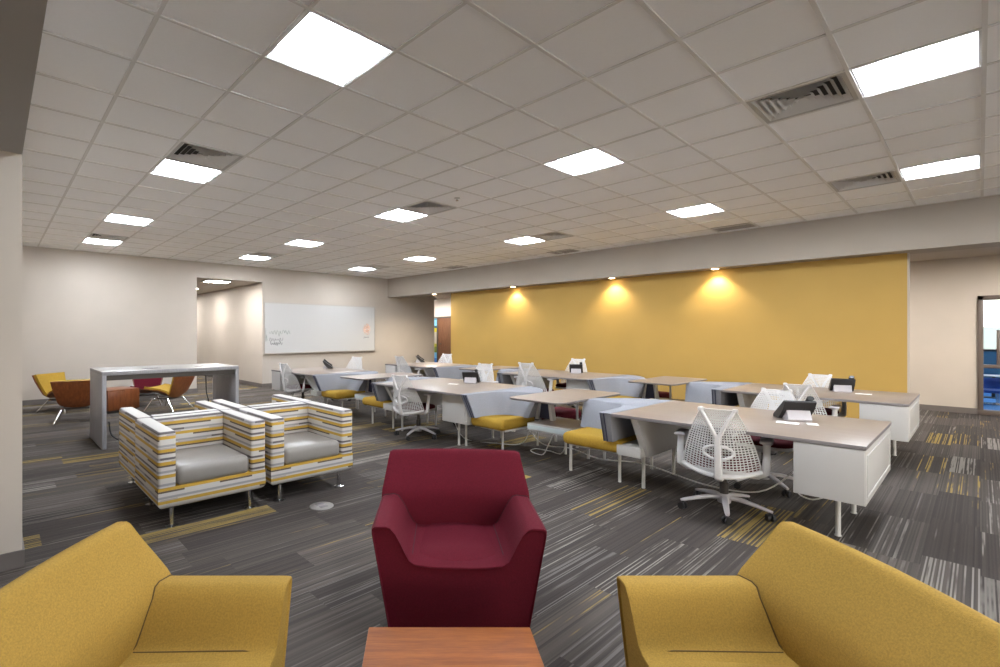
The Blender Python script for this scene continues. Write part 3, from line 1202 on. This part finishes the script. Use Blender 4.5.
# ------------------------------------------------------------------ plywood lounge chairs
def make_ply(label, pad, loc, rz):
    # faces +Y
    t = thing('lounge_chair', label, 'lounge chair', loc, rz, 'plywood lounge chairs around the cube table')
    spine = [(0.32, 0.375, 0.31), (0.18, 0.335, 0.30), (0.04, 0.29, 0.27), (-0.09, 0.25, 0.235), (-0.17, 0.245, 0.225), (-0.225, 0.32, 0.25), (-0.275, 0.45, 0.285), (-0.32, 0.58, 0.315), (-0.355, 0.69, 0.335)]
    rise = [0.04, 0.07, 0.10, 0.09, 0.05, 0.02, 0.01, 0.0, 0.0]

    def surf(off, shrink, i0, i1, lift=0):
        rows = []
        for i in range(i0, i1):
            y_, z_, w_ = spine[i]
            ya_, za_, _ = spine[max(i - 1, 0)]
            yb_, zb_, _ = spine[min(i + 1, len(spine) - 1)]
            n = Vector((0, zb_ - za_, -(yb_ - ya_))).normalized()
            if n.z < 0 or (abs(n.z) < 1e-3 and n.y < 0):
                n = -n
            row = []
            for k in range(9):
                u = -1 + k / 4
                e = rise[i] * abs(u) ** 3
                p = Vector((w_ * shrink * u * (1 + 0.12 * abs(u) * (rise[i] / 0.15)), y_, z_)) + n * (off + e * (1 if shrink > 0.95 else 0.7))
                row.append(p)
            rows.append(row)
        return rows

    def slab(a, b_, name, m_, par):
        q = B()
        A = [[q.bm.verts.new(p) for p in r] for r in a]
        Bv = [[q.bm.verts.new(p) for p in r] for r in b_]
        nr, nc = len(A), len(A[0])
        for i in range(nr - 1):
            for k in range(nc - 1):
                q.bm.faces.new((A[i][k], A[i][k + 1], A[i + 1][k + 1], A[i + 1][k]))
                q.bm.faces.new((Bv[i][k], Bv[i + 1][k], Bv[i + 1][k + 1], Bv[i][k + 1]))
            for k in (0, nc - 1):
                q.bm.faces.new((A[i][k], A[i + 1][k], Bv[i + 1][k], Bv[i][k]))
        for k in range(nc - 1):
            for i in (0, nr - 1):
                q.bm.faces.new((A[i][k], A[i][k + 1], Bv[i][k + 1], Bv[i][k]))
        return q.build(name, m_, par, sharp=50)
    slab(surf(0.0, 1.0, 0, 9), surf(0.016, 1.0, 0, 9), 'plywood_shell', 'walnut', t)
    slab(surf(0.018, 0.93, 0, 5), surf(0.068, 0.91, 0, 5), 'seat_pad', pad, t)
    slab(surf(0.018, 0.93, 4, 9), surf(0.062, 0.91, 4, 9), 'back_pad', pad, t)
    q = B()
    q.box(-0.17, 0.17, -0.15, 0.12, 0.215, 0.24, 0.006)
    q.build('under_frame', 'dark_metal', t)
    for sx in (-1, 1):
        for y0, y1 in ((0.20, 0.30), (-0.14, -0.30)):
            q = B()
            q.tube([(sx * 0.15, y0 * 0.6, 0.228), (sx * 0.215, y0 * 0.9, 0.226), (sx * 0.30, y1, 0.006)], [0.012, 0.013, 0.010], 8)
            q.lathe([(0.014, 0.0), (0.014, 0.008)], (sx * 0.30, y1, 0), 10)
            q.build('leg', 'chrome', t)
    return t


def face(dx, dy):
    return math.atan2(-dx, dy)


p0 = make_ply('yellow plywood lounge chair by the left wall, its cushion facing the room', 'mustard', (-11.35, 1.02, 0), face(0.75, 0.65))
dup(p0, (-9.95, 1.08, 0), face(-0.95, 0.2), 'walnut plywood lounge chair showing its bare back, left of the standing table leg')
dup(p0, (-10.25, 2.55, 0), face(-0.75, -0.65), 'yellow cushioned plywood lounge chair seen from its side under the standing table')
dch = make_ply('wine red plywood lounge chair facing the camera beyond the standing table', 'wine', (-11.25, 2.38, 0), face(0.9, -0.25))
dch.scale = (0.92, 0.92, 0.9)

# ------------------------------------------------------------------ workstation benches
def make_desk(label, x0, x1, yo, cab, wedge, group, back=0.0):
    """worktop between x0 > x1; cab / wedge: 'R' (towards +X) or 'L'"""
    t = thing('desk', label, 'desk', ((x0 + x1) / 2, yo + 0.675, 0), 0, group)
    L2 = (x0 - x1) / 2
    q = B()
    q.box(-L2, L2, -0.675, 0.675, 0.705, 0.732, 0.003)
    q.build('worktop', ['edge_grey', 'worktop'], t, up=1)
    s = 1 if cab == 'R' else -1
    # hanging cabinet
    q = B()
    cx0, cx1 = s * (L2 - 0.385 - 0.5 * back), s * (L2 - 0.004)
    ca, cb_ = min(cx0, cx1), max(cx0, cx1)
    q.box(ca, cb_, -0.655 + back, 0.655 - back, 0.34, 0.704, 0.004)
    c = q.build('cabinet', 'white_laminate', t)
    q = B()
    q.box(ca + 0.004, cb_ - 0.004, -0.668 + back, -0.655 + back, 0.345, 0.70, 0.003)
    q.build('cabinet_front', 'white_laminate', c)
    q = B()
    q.box(ca + 0.004, cb_ - 0.004, 0.655 - back, 0.668 - back, 0.345, 0.70, 0.003)
    q.build('cabinet_front', 'white_laminate', c)
    q = B()
    ex = s * (L2 - (0.002 if not back else 0.006))
    for zz in (0.39, 0.66):
        q.box(ex - 0.0025, ex + 0.0025, -0.60, 0.60, zz - 0.004, zz + 0.004)
    for yy in (-0.60, 0.60):
        q.box(ex - 0.0025, ex + 0.0025, yy - 0.004, yy + 0.004, 0.39, 0.66)
    q.build('end_panel_frame', 'white_metal', c)
    cxm = (ca + cb_) / 2 - (0.16 if back else 0)
    for yy in (-0.30, 0.37):
        q = B()
        q.lathe([(0.016, 0.0), (0.016, 0.345)], (cxm, yy, 0), 12)
        q.lathe([(0.02, 0.0), (0.02, 0.008)], (cxm, yy, 0), 12)
        q.build('leg', 'white_metal', t)
    # slanted support panel and white box at the seat end
    s = 1 if wedge == 'R' else -1
    if wedge != cab:
        wx = s * (L2 - 0.20)
        q = B()
        poly = [(-0.655, 0.704), (0.655, 0.704), (0.42, 0.335), (-0.42, 0.335)]
        q.loft([[(wx - 0.03, a, z) for a, z in poly], [(wx + 0.03, a, z) for a, z in poly]])
        q.build('support_panel', 'white_laminate', t)
        q = B()
        bx0, bx1 = s * (L2 - 0.20), s * (L2 + 0.005)
        q.box(min(bx0, bx1) - 0.02, max(bx0, bx1), -0.525, 0.525, 0.335, 0.425, 0.004)
        q.build('storage_box', 'white_laminate', t)
        for yy in (-0.27, 0.42):
            q = B()
            q.lathe([(0.016, 0.0), (0.016, 0.336)], (s * (L2 - 0.11), yy, 0), 12)
            q.build('leg', 'white_metal', t)
    # rail below the worktop
    q = B()
    q.box(-L2 + 0.3, L2 - 0.3, -0.03, 0.03, 0.655, 0.704)
    q.build('cable_tray', 'edge_grey', t)
    return t


def make_seat(label, cx, yo, s, group, wide=0.0):
    """corner seat; s=+1: worktop lies towards +X of it.  cx: pod centre"""
    t = thing('corner_seat', label, 'bench seat', (cx, yo, 0), 0, group)

    def F(x, y, z):
        if s < 0:
            x -= 0.10 * max(0.0, min(1.0, (x - 0.40) / 0.40))
        return (s * x, y, z)
    # cushion: x from 0.30 (table side) to 1.02 (under the worktop end)
    q = B()
    q.box(0.38, 1.0, 0.16, 0.80, 0.335, 0.455, 0.05, 4)
    for v in q.bm.verts:
        u = (v.co.x - 0.69) / 0.31
        w_ = (v.co.y - 0.45) / 0.33
        if v.co.z > 0.40:
            v.co.z += 0.022 * max(0, 1 - u * u) * max(0, 1 - w_ * w_)
    q.build('cushion', 'mustard', t, sharp=60, tf=lambda c: Vector(F(c.x, c.y, c.z)))
    # felt shell
    top_in = [(0.89, -0.01), (0.885, 0.22), (0.86, 0.46), (0.76, 0.64), (0.58, 0.72), (0.42, 0.745), (0.30, 0.755)]
    bot_in = [(0.865, 0.115), (0.85, 0.26), (0.82, 0.42), (0.73, 0.53), (0.58, 0.575), (0.44, 0.585), (0.345, 0.585)]
    top_out = [(0.30, 0.80), (0.40, 0.95), (0.53, 1.10), (0.72, 1.25), (0.95, 1.345), (1.0, 1.35)]
    bot_out = [(0.345, 0.72), (0.42, 0.85), (0.54, 1.0), (0.72, 1.12), (0.92, 1.20), (0.97, 1.20)]
    ti = [(p.x, p.y) for p in catmull([(a, b_, 0) for a, b_ in top_in], 5)]
    bi = [(p.x, p.y) for p in catmull([(a, b_, 0) for a, b_ in bot_in], 5)]
    to = [(p.x, p.y) for p in catmull([(a, b_, 0) for a, b_ in top_out], 4)]
    bo = [(p.x, p.y) for p in catmull([(a, b_, 0) for a, b_ in bot_out], 4)]
    to += [(1.0, 0.67), (1.0, -0.01)]
    bo += [(0.955, 0.67), (0.955, 0.115)]
    q = B()
    rings = []
    for f, z in ((0, 0.45), (0.5, 0.60), (0.92, 0.722), (0.98, 0.732), (1.0, 0.7335)):
        ring = []
        for (a, b_), (c_, d_) in zip(bi + bo, ti + to):
            e = f if f < 0.95 else f
            ring.append((a + (c_ - a) * e, b_ + (d_ - b_) * e, z))
        rings.append(ring)
    # pull the topmost ring inwards a little: soft upper edge
    cxm = sum(p[0] for p in rings[-1]) / len(rings[-1])
    cym = sum(p[1] for p in rings[-1]) / len(rings[-1])
    rings[-1] = [(p[0] + (cxm - p[0]) * 0.012, p[1] + (cym - p[1]) * 0.012, p[2]) for p in rings[-1]]
    q.loft(rings)
    sh = q.build('felt_shell', 'felt', t, sharp=40, tf=lambda c: Vector(F(c.x, c.y, c.z)))
    # dark piping down the front edge
    q = B()
    for xo in (0.012, 0.045):
        q.tube([(0.865 + xo, 0.107, 0.452), (0.89 + xo * 1.0, -0.016, 0.728)], 0.006, 6)
    q.build('piping', 'navy', sh, tf=lambda c: Vector(F(c.x, c.y, c.z)))
    # frame and legs
    q = B()
    q.box(0.42, 0.98, 0.24, 0.75, 0.315, 0.337, 0.003)
    q.build('seat_frame', 'white_metal', t, tf=lambda c: Vector(F(c.x, c.y, c.z)))
    for xx in ((0.33, 0.87) if s > 0 else (0.66, 1.30)):
        for yy in (0.42, 1.13):
            q = B()
            q.lathe([(0.015, 0.0), (0.015, 0.318)], (xx, yy, 0), 12)
            q.build('leg', 'white_metal', t, tf=lambda c: Vector(F(c.x, c.y, c.z)))
    q = B()
    for yy in (0.42, 1.13):
        q.box(0.31 if s > 0 else 0.42, 1.32 if s < 0 else 0.9, yy - 0.015, yy + 0.015, 0.30, 0.318)
    q.build('leg_rail', 'white_metal', t, tf=lambda c: Vector(F(c.x, c.y, c.z)))
    return t


def make_stool(label, cx, yo, group):
    t = thing('bench_seat', label, 'bench seat', (cx - 0.42, yo + 1.36, 0), 0, group)
    q = B()
    q.box(-0.20, 0.20, -0.24, 0.24, 0.335, 0.47, 0.064, 5)
    q.build('cushion', 'wine', t, sharp=60)
    q = B()
    q.box(-0.17, 0.17, -0.2, 0.2, 0.315, 0.336)
    q.build('seat_frame', 'white_metal', t)
    for sx in (-0.15, 0.15):
        q = B()
        q.lathe([(0.015, 0), (0.015, 0.318)], (sx, 0.15, 0), 12)
        q.build('leg', 'white_metal', t)
    return t


def make_pod_table(label, cx, yo, group):
    t = thing('shared_table', label, 'table', (cx, yo, 0), 0, group)
    # rounded, slightly skewed top
    pts = []
    hx, y0, y1, sk, r = 0.345, 0.18, 1.55, -0.03, 0.09
    for (ax, ay, a0) in ((hx - r, y0 + r, -PI / 2), (hx - r, y1 - r, 0), (-hx + r, y1 - r, PI / 2), (-hx + r, y0 + r, PI)):
        for k in range(6):
            a = a0 + (PI / 2) * k / 5
            pts.append((ax + r * math.cos(a), ay + r * math.sin(a)))
    q = B()
    q.loft([[(x_ * 0.975, 0.87 + (y_ - 0.87) * 0.985, 0.712) for x_, y_ in pts], [(x_, y_, 0.722) for x_, y_ in pts], [(x_, y_, 0.734) for x_, y_ in pts]])
    q.build('tabletop', ['edge_grey', 'worktop'], t, up=1)
    px_ = -0.25
    for k in (-1, 1):
        q = B()
        poly = [(px_ + k * 0.045, 0.715), (px_ + k * 0.08, 0.715), (px_ + k * 0.125, 0.42), (px_ + k * 0.085, 0.42)]
        q.loft([[(a, 0.77, z) for a, z in poly], [(a, 0.84, z) for a, z in poly]])
        q.build('support_panel', 'white_metal', t)
    q = B()
    poly = [(px_ - 0.045, 0.71), (px_ + 0.045, 0.71), (px_ + 0.085, 0.43), (px_ - 0.085, 0.43)]
    q.loft([[(a, 0.80, z) for a, z in poly], [(a, 0.83, z) for a, z in poly]])
    q.build('felt_divider', 'navy', t)
    q = B()
    q.lathe([(0.015, 0), (0.015, 0.713)], (-0.185, 1.40, 0), 12)
    q.build('leg', 'white_metal', t)
    q = B()
    q.box(-0.27, 0.31, 0.47, 1.08, 0.335, 0.42, 0.004)
    tr = q.build('tray_shelf', 'white_laminate', t)
    q = B()
    q.box(-0.26, 0.30, 0.462, 0.470, 0.355, 0.405)
    q.build('shelf_front', 'tray', tr)
    q = B()
    q.box(-0.26, 0.30, 0.50, 1.06, 0.42, 0.424)
    q.build('shelf_top', 'worktop', tr)
    for sx in (-0.1, 0.2):
        for yy in (1.0,):
            q = B()
            q.lathe([(0.015, 0), (0.015, 0.336)], (sx, yy, 0), 12)
            q.build('leg', 'white_metal', t)
    return t


R1, R2 = 4.215, 7.07
GD, GS, GT = 'worktops of the workstation rows', 'yellow corner seats', 'low shared tables between seats'
make_desk('large desk nearest the camera with white cabinet at its right end, front row', -0.48, -2.20, R1, 'R', 'L', GD)
make_desk('desk in the middle of the front row, behind the wine red armchair', -4.10, -5.81, R1, 'R', 'L', GD, 0.12)
make_desk('last desk of the front row, below the whiteboard', -7.81, -9.38, R1, 'L', 'R', GD)
make_desk('rear row desk at the right end of the yellow wall, white end cabinet', -0.48, -2.20, R2, 'R', 'L', GD)
make_desk('middle desk of the rear row along the yellow wall', -4.10, -5.81, R2, 'R', 'L', GD, 0.12)
make_desk('farthest rear row desk, near the brown office door', -7.81, -9.38, R2, 'L', 'R', GD)
for yo, rw in ((R1, 'front row'), (R2, 'rear row')):
    nearest = 'nearest yellow corner seat with grey felt shell, joined to the large front desk' if rw == 'front row' else 'rear row yellow corner seat hidden behind the large front desk'
    make_seat(nearest, -3.2, yo, 1, GS)
    make_seat('%s yellow corner seat with felt shell, right end of the middle desk' % rw, -3.2, yo, -1, GS)
    make_pod_table('%s shared table nearest the camera, between two yellow corner seats' % rw, -3.2, yo, GT)
    make_stool('wine red bench cushion behind the nearest %s shared table' % rw, -3.2, yo, 'wine red bench seats')
    make_seat('%s yellow corner seat at the left end of the middle desk' % rw, -6.81, yo, 1, GS)
    make_seat('%s yellow corner seat at the right end of the farthest desk' % rw, -6.81, yo, -1, GS)
    make_pod_table('%s shared table between the middle desk and the farthest desk' % rw, -6.81, yo, GT)

# floor-level power cords under the rows
def cord(label, pts, r=0.006, m_='cable_white'):
    q = B()
    q.tube(catmull(pts, 6), r, 6)
    tag(q.build('power_cord', m_), label, 'cord', 'white power cords under the desks')


cord('white power cord running along the carpet under the nearest corner seats', [(-1.0, 5.0, 0.33), (-1.25, 4.95, 0.10), (-1.7, 5.0, 0.05), (-2.3, 5.1, 0.10), (-2.8, 5.1, 0.06), (-3.2, 5.15, 0.10), (-3.7, 5.3, 0.05), (-4.0, 5.3, 0.3)])
cord('white power cord looping down beneath the nearest shared table', [(-3.35, 5.1, 0.335), (-3.4, 5.0, 0.12), (-3.45, 4.95, 0.008), (-3.65, 5.0, 0.008), (-3.68, 5.15, 0.008), (-3.5, 5.18, 0.008), (-3.3, 5.15, 0.03), (-3.25, 5.2, 0.335)])
cord('white cord sagging below the cabinet of the large front desk', [(-0.90, 4.45, 0.345), (-0.86, 4.38, 0.30), (-0.78, 4.36, 0.285), (-0.70, 4.42, 0.32), (-0.68, 4.5, 0.345)], 0.005)
cord('white cord on the carpet under the middle front row desk', [(-3.75, 5.15, 0.335), (-3.85, 5.1, 0.06), (-4.2, 5.0, 0.012), (-4.7, 4.9, 0.02), (-5.1, 5.05, 0.33)])

# ------------------------------------------------------------------ office chairs
def make_office_chair(label, loc, rz):
    t = thing('office_chair', label, 'office chair', loc, rz, 'white mesh-back office chairs')
    # five-star base
    q = B()
    q.lathe([(0.045, 0.075), (0.05, 0.09), (0.05, 0.135), (0.03, 0.15)], n=18)
    for k in range(5):
        a = 2 * PI * k / 5 + PI / 2 + 0.79
        ca, sa = math.cos(a), math.sin(a)
        q.tube([(ca * r, sa * r, z) for r, z in ((0.03, 0.12), (0.12, 0.118), (0.22, 0.10), (0.30, 0.082), (0.33, 0.075))], [0.026, 0.025, 0.021, 0.018, 0.014], 8, sq=(1.0, 0.75))
    base = q.build('star_base', 'grey_plastic', t)
    base.location = (0, 0.09, 0)
    for k in range(5):
        a = 2 * PI * k / 5 + PI / 2 + 0.79
        q = B()
        at = Vector((math.cos(a) * 0.315, math.sin(a) * 0.315, 0.03))
        for dx in (-0.018, 0.018):
            q.lathe([(0.012, dx - 0.010), (0.028, dx - 0.010), (0.030, dx - 0.006), (0.030, dx + 0.006), (0.028, dx + 0.010), (0.012, dx + 0.010)], (0, 0, 0), 16, axis='X')
        q.lathe([(0.01, 0.0), (0.01, 0.05)], (0, 0, 0), 8)
        rz_ = Matrix.Rotation(a + 0.6, 4, 'Z')
        q.build('caster', 'black_plastic', base, tf=lambda c, m_=rz_, p=at: (m_ @ c) + p)
    q = B()
    q.lathe([(0.032, 0.13), (0.032, 0.24), (0.022, 0.245), (0.022, 0.35)], n=16)
    q.build('gas_lift', 'dark_metal', t).location = (0, 0.09, 0)
    q = B()
    q.box(-0.10, 0.10, -0.16, 0.16, 0.33, 0.385, 0.015, 2)
    q.build('tilt_mechanism', 'grey_plastic', t)
    # seat
    q = B()
    pts = []
    for k in range(28):
        a = 2 * PI * k / 28
        c_, s_ = math.cos(a), math.sin(a)
        e = 0.55
        pts.append((0.245 * math.copysign(abs(c_) ** e, c_), 0.02 + 0.235 * math.copysign(abs(s_) ** e, s_)))

    def rg(f, z, dome=0):
        return [(x_ * f, 0.02 + (y_ - 0.02) * f, z) for x_, y_ in pts]
    q.loft([rg(0.94, 0.395), rg(1.0, 0.405), rg(1.01, 0.425), rg(0.97, 0.447), rg(0.8, 0.458), rg(0.4, 0.462)])
    q.build('seat', 'wine', t, sharp=60)
    q = B()
    q.loft([rg(0.7, 0.372), rg(1.0, 0.382), rg(1.035, 0.398), rg(1.02, 0.412), rg(0.9, 0.408)])
    q.build('seat_pan', 'white_plastic', t, sharp=60)
    # suspended web back
    NU, NV = 22, 26

    def S(u, v):
        w_ = 0.262 - 0.060 * v - 0.090 * v * v
        y_ = -0.255 - 0.085 * v + 0.02 * math.sin(PI * v) + (0.115 * (1 - v) ** 1.2 + 0.012) * u * u
        z_ = 0.365 + 0.045 * u * u * (1 - v) + (0.52) * v
        return Vector((w_ * u, y_, z_))
    q = B()
    V = [[q.bm.verts.new(S(-1 + 2 * i / NU, j / NV)) for i in range(NU + 1)] for j in range(NV + 1)]
    for j in range(NV):
        for i in range(NU):
            q.bm.faces.new((V[j][i], V[j][i + 1], V[j + 1][i + 1], V[j + 1][i]))
    inner = []
    for f in list(q.bm.faces):
        c_ = f.calc_center_median()
        v = (c_.z - 0.365) / 0.52
        sz = 0.3 if v < 0.62 else 0.3 + 0.0
        th = 0.0050 if v < 0.5 else 0.0056 - 0.0008 * min(1, (v - 0.5) / 0.45)
        r_ = bmesh.ops.inset_individual(q.bm, faces=[f], thickness=th, use_even_offset=False)
        inner.append(f)
    bmesh.ops.delete(q.bm, geom=inner, context='FACES')
    bmesh.ops.solidify(q.bm, geom=list(q.bm.faces), thickness=0.003)
    bk = q.build('mesh_back', 'web', t, sharp=30)
    q = B()
    q.tube([S(-1 + 2 * k / 24, 0) + Vector((0, -0.004, 0)) for k in range(25)], 0.019, 8, sq=(1, 0.9))
    q.tube([S(-1 + 2 * k / 10, 1) for k in range(11)], 0.006, 6)
    for s in (-1, 1):
        q.tube([S(s, k / 14) for k in range(15)], 0.0045, 6)
        q.box(s * 0.112 - 0.018, s * 0.112 + 0.018, -0.36, -0.325, 0.868, 0.90, 0.008, 2)
    q.build('back_rim', 'white_plastic', t)
    q = B()
    q.tube([(0, -0.12, 0.345), (0, -0.25, 0.345), (0, -0.305, 0.37), (0, -0.325, 0.44), (0, -0.345, 0.56), (0, -0.365, 0.70)], [0.03, 0.03, 0.028, 0.024, 0.021, 0.018], 8, sq=(1.1, 0.7))
    for s in (-1, 1):
        q.tube([(0, -0.355, 0.665), (s * 0.03, -0.366, 0.725), (s * 0.07, -0.362, 0.81), (s * 0.112, -0.345, 0.885)], [0.017, 0.015, 0.013, 0.012], 8)
    q.build('back_spine', 'white_plastic', t)
    q = B()
    loop = []
    for k in range(24):
        a = 2 * PI * k / 24
        loop.append((0.098 * math.cos(a), -0.327 + 0.03 * math.cos(a) ** 2, 0.56 + 0.05 * math.sin(a)))
    q.tube(loop, 0.011, 8, closed=True)
    q.build('lumbar_loop', 'white_plastic', t)
    for s in (-1, 1):
        q = B()
        q.tube([(s * 0.12, -0.06, 0.36), (s * 0.24, -0.08, 0.372), (s * 0.285, -0.09, 0.40), (s * 0.292, -0.085, 0.50), (s * 0.292, -0.06, 0.60), (s * 0.292, -0.055, 0.625)], [0.022, 0.026, 0.028, 0.024, 0.022, 0.034], 10, sq=(0.75, 1.1))
        arm = q.build('armrest', 'white_plastic', t)
        q = B()
        q.box(s * 0.29 - 0.042, s * 0.29 + 0.042, -0.13, 0.10, 0.622, 0.645, 0.011, 3)
        q.build('arm_pad', 'grey_plastic', arm)
    return t


ch = make_office_chair('white mesh-back office chair nearest the camera, at the large front desk', (-1.365, 4.43, 0), 0.20)
dup(ch, (-5.24, 4.47, 0), 0.22, 'white office chair at the middle front row desk, seen beside the striped chairs')
dup(ch, (-8.68, 4.46, 0), 0.12, 'white office chair at the last front row desk below the whiteboard')
dup(ch, (-1.36, 5.64, 0), PI, 'white office chair on the far side of the large front desk')
dup(ch, (-5.45, 5.96, 0), PI + 0.25, 'white office chair on the far side of the middle front row desk', sc=1.06)
dup(ch, (-9.30, 5.99, 0), PI + 0.4, 'white office chair on the far side of the last front row desk', sc=1.03)
dup(ch, (-1.36, 7.11, 0), 0.05, 'white office chair at the camera side of the rear row right end desk')
dup(ch, (-5.09, 7.12, 0), 0.15, 'white office chair at the camera side of the middle rear row desk', sc=1.08)
dup(ch, (-8.42, 7.10, 0), 0.0, 'white office chair at the camera side of the farthest rear row desk', sc=1.07)
dup(ch, (-1.46, 8.28, 0), PI, 'white office chair between the right rear desk and the yellow wall')
dup(ch, (-5.19, 8.41, 0), PI + 0.2, 'white office chair between the middle rear desk and the yellow wall', sc=1.07)
dup(ch, (-8.87, 8.41, 0), PI + 0.3, 'white office chair between the farthest rear desk and the yellow wall', sc=1.05)


# ------------------------------------------------------------------ desk phones and cards
def make_phone(label, loc, rz):
    # the user sits on the +Y side, so the camera sees its back and stand
    t = thing('desk_phone', label, 'phone', loc, rz, 'dark desk phones')
    q = B()
    poly = [(0.11, 0.006), (0.11, 0.03), (-0.075, 0.168), (-0.095, 0.158), (-0.06, 0.09), (0.02, 0.006)]
    q.loft([[(-0.115, a, z) for a, z in poly], [(0.115, a, z) for a, z in poly]])
    q.build('body', 'black_plastic', t)
    q = B()
    poly = [(-0.055, 0.085), (-0.04, 0.085), (0.03, 0.0), (-0.085, 0.0), (-0.09, 0.012)]
    q.loft([[(-0.085, a, z) for a, z in poly], [(0.085, a, z) for a, z in poly]])
    q.build('stand', 'grey_plastic', t)
    q = B()
    q.tube([(0.085, 0.10, 0.065), (0.085, 0.02, 0.125), (0.085, -0.065, 0.19)], [0.025, 0.016, 0.027], 10, sq=(1, 0.8))
    q.build('handset', 'black_plastic', t)
    q = B()
    rot = Matrix.Rotation(-math.atan2(0.118, 0.185), 4, 'X')
    q.box(-0.09, 0.045, -0.045, 0.025, 0.118, 0.124, 0.001, rot=rot)
    q.build('display', 'screen', t)
    return t


ph = make_phone('dark desk phone on the large front desk, nearest the camera', (-1.03, 5.10, 0.732), 0.62)
dup(ph, (-4.93, 5.30, 0.732), 0.55, 'dark desk phone on the middle front row desk')
dup(ph, (-8.95, 5.25, 0.732), -0.6, 'dark desk phone on the last front row desk below the whiteboard')
dup(ph, (-1.14, 8.0, 0.732), 0.30, 'dark desk phone on the right end rear row desk')
dup(ph, (-4.88, 8.06, 0.732), 0.5, 'dark desk phone on the middle rear row desk')
dup(ph, (-9.3, 8.1, 0.732), -0.6, 'dark desk phone on the farthest rear row desk')


def card(label, loc, rz, sx=0.075, sy=0.05):
    q = B()
    q.box(-sx, sx, -sy, sy, 0, 0.0015)
    o = q.build('paper_card', 'paper')
    o.location = loc
    o.rotation_euler = (0, 0, rz)
    tag(o, label, 'card', 'white cards beside the phones')


card('white paper card lying before the phone on the large front desk', (-1.03, 4.86, 0.7325), 0.15)
card('second white card right of the stand of the nearest phone', (-0.88, 4.93, 0.7325), 0.3, 0.035, 0.05)
card('white paper card lying beside the phone on the right end rear row desk', (-0.92, 7.85, 0.7325), 0.1)
card('white paper card on the middle front row desk', (-4.98, 4.98, 0.7325), 0.4)

# ------------------------------------------------------------------ world, camera, colour
wd = bpy.data.worlds.new('sky')
bpy.context.scene.world = wd
wd.use_nodes = True
nt = wd.node_tree
bg = nt.nodes['Background']
sky = nt.nodes.new('ShaderNodeTexSky')
sky.sky_type = 'HOSEK_WILKIE'
sky.turbidity = 9.0
sky.sun_direction = (0.5, -0.6, 0.6)
nt.links.new(sky.outputs[0], bg.inputs['Color'])
bg.inputs['Strength'].default_value = 15.0

cam = bpy.data.cameras.new('camera')
cam.sensor_width = 36.0
cam.lens = FPX / 1000 * 36.0
cam.shift_x = (500 - PX0) / 1000
cam.shift_y = -(333.5 - PY0) / 1000
cam.clip_start = 0.05
co = bpy.data.objects.new('camera', cam)
C.objects.link(co)
co.location = (0, 0, CAMH)
co.rotation_euler = (PI / 2, 0, YAW)
sc = bpy.context.scene
sc.camera = co
sc.view_settings.view_transform = 'Standard'
sc.view_settings.look = 'None'
sc.view_settings.exposure = 0.88
sc.view_settings.gamma = 1.0
sc.view_settings.use_curve_mapping = False
sc.cycles.use_denoising = True
sc.cycles.max_bounces = 12
sc.cycles.diffuse_bounces = 10
sc.cycles.sample_clamp_indirect = 6
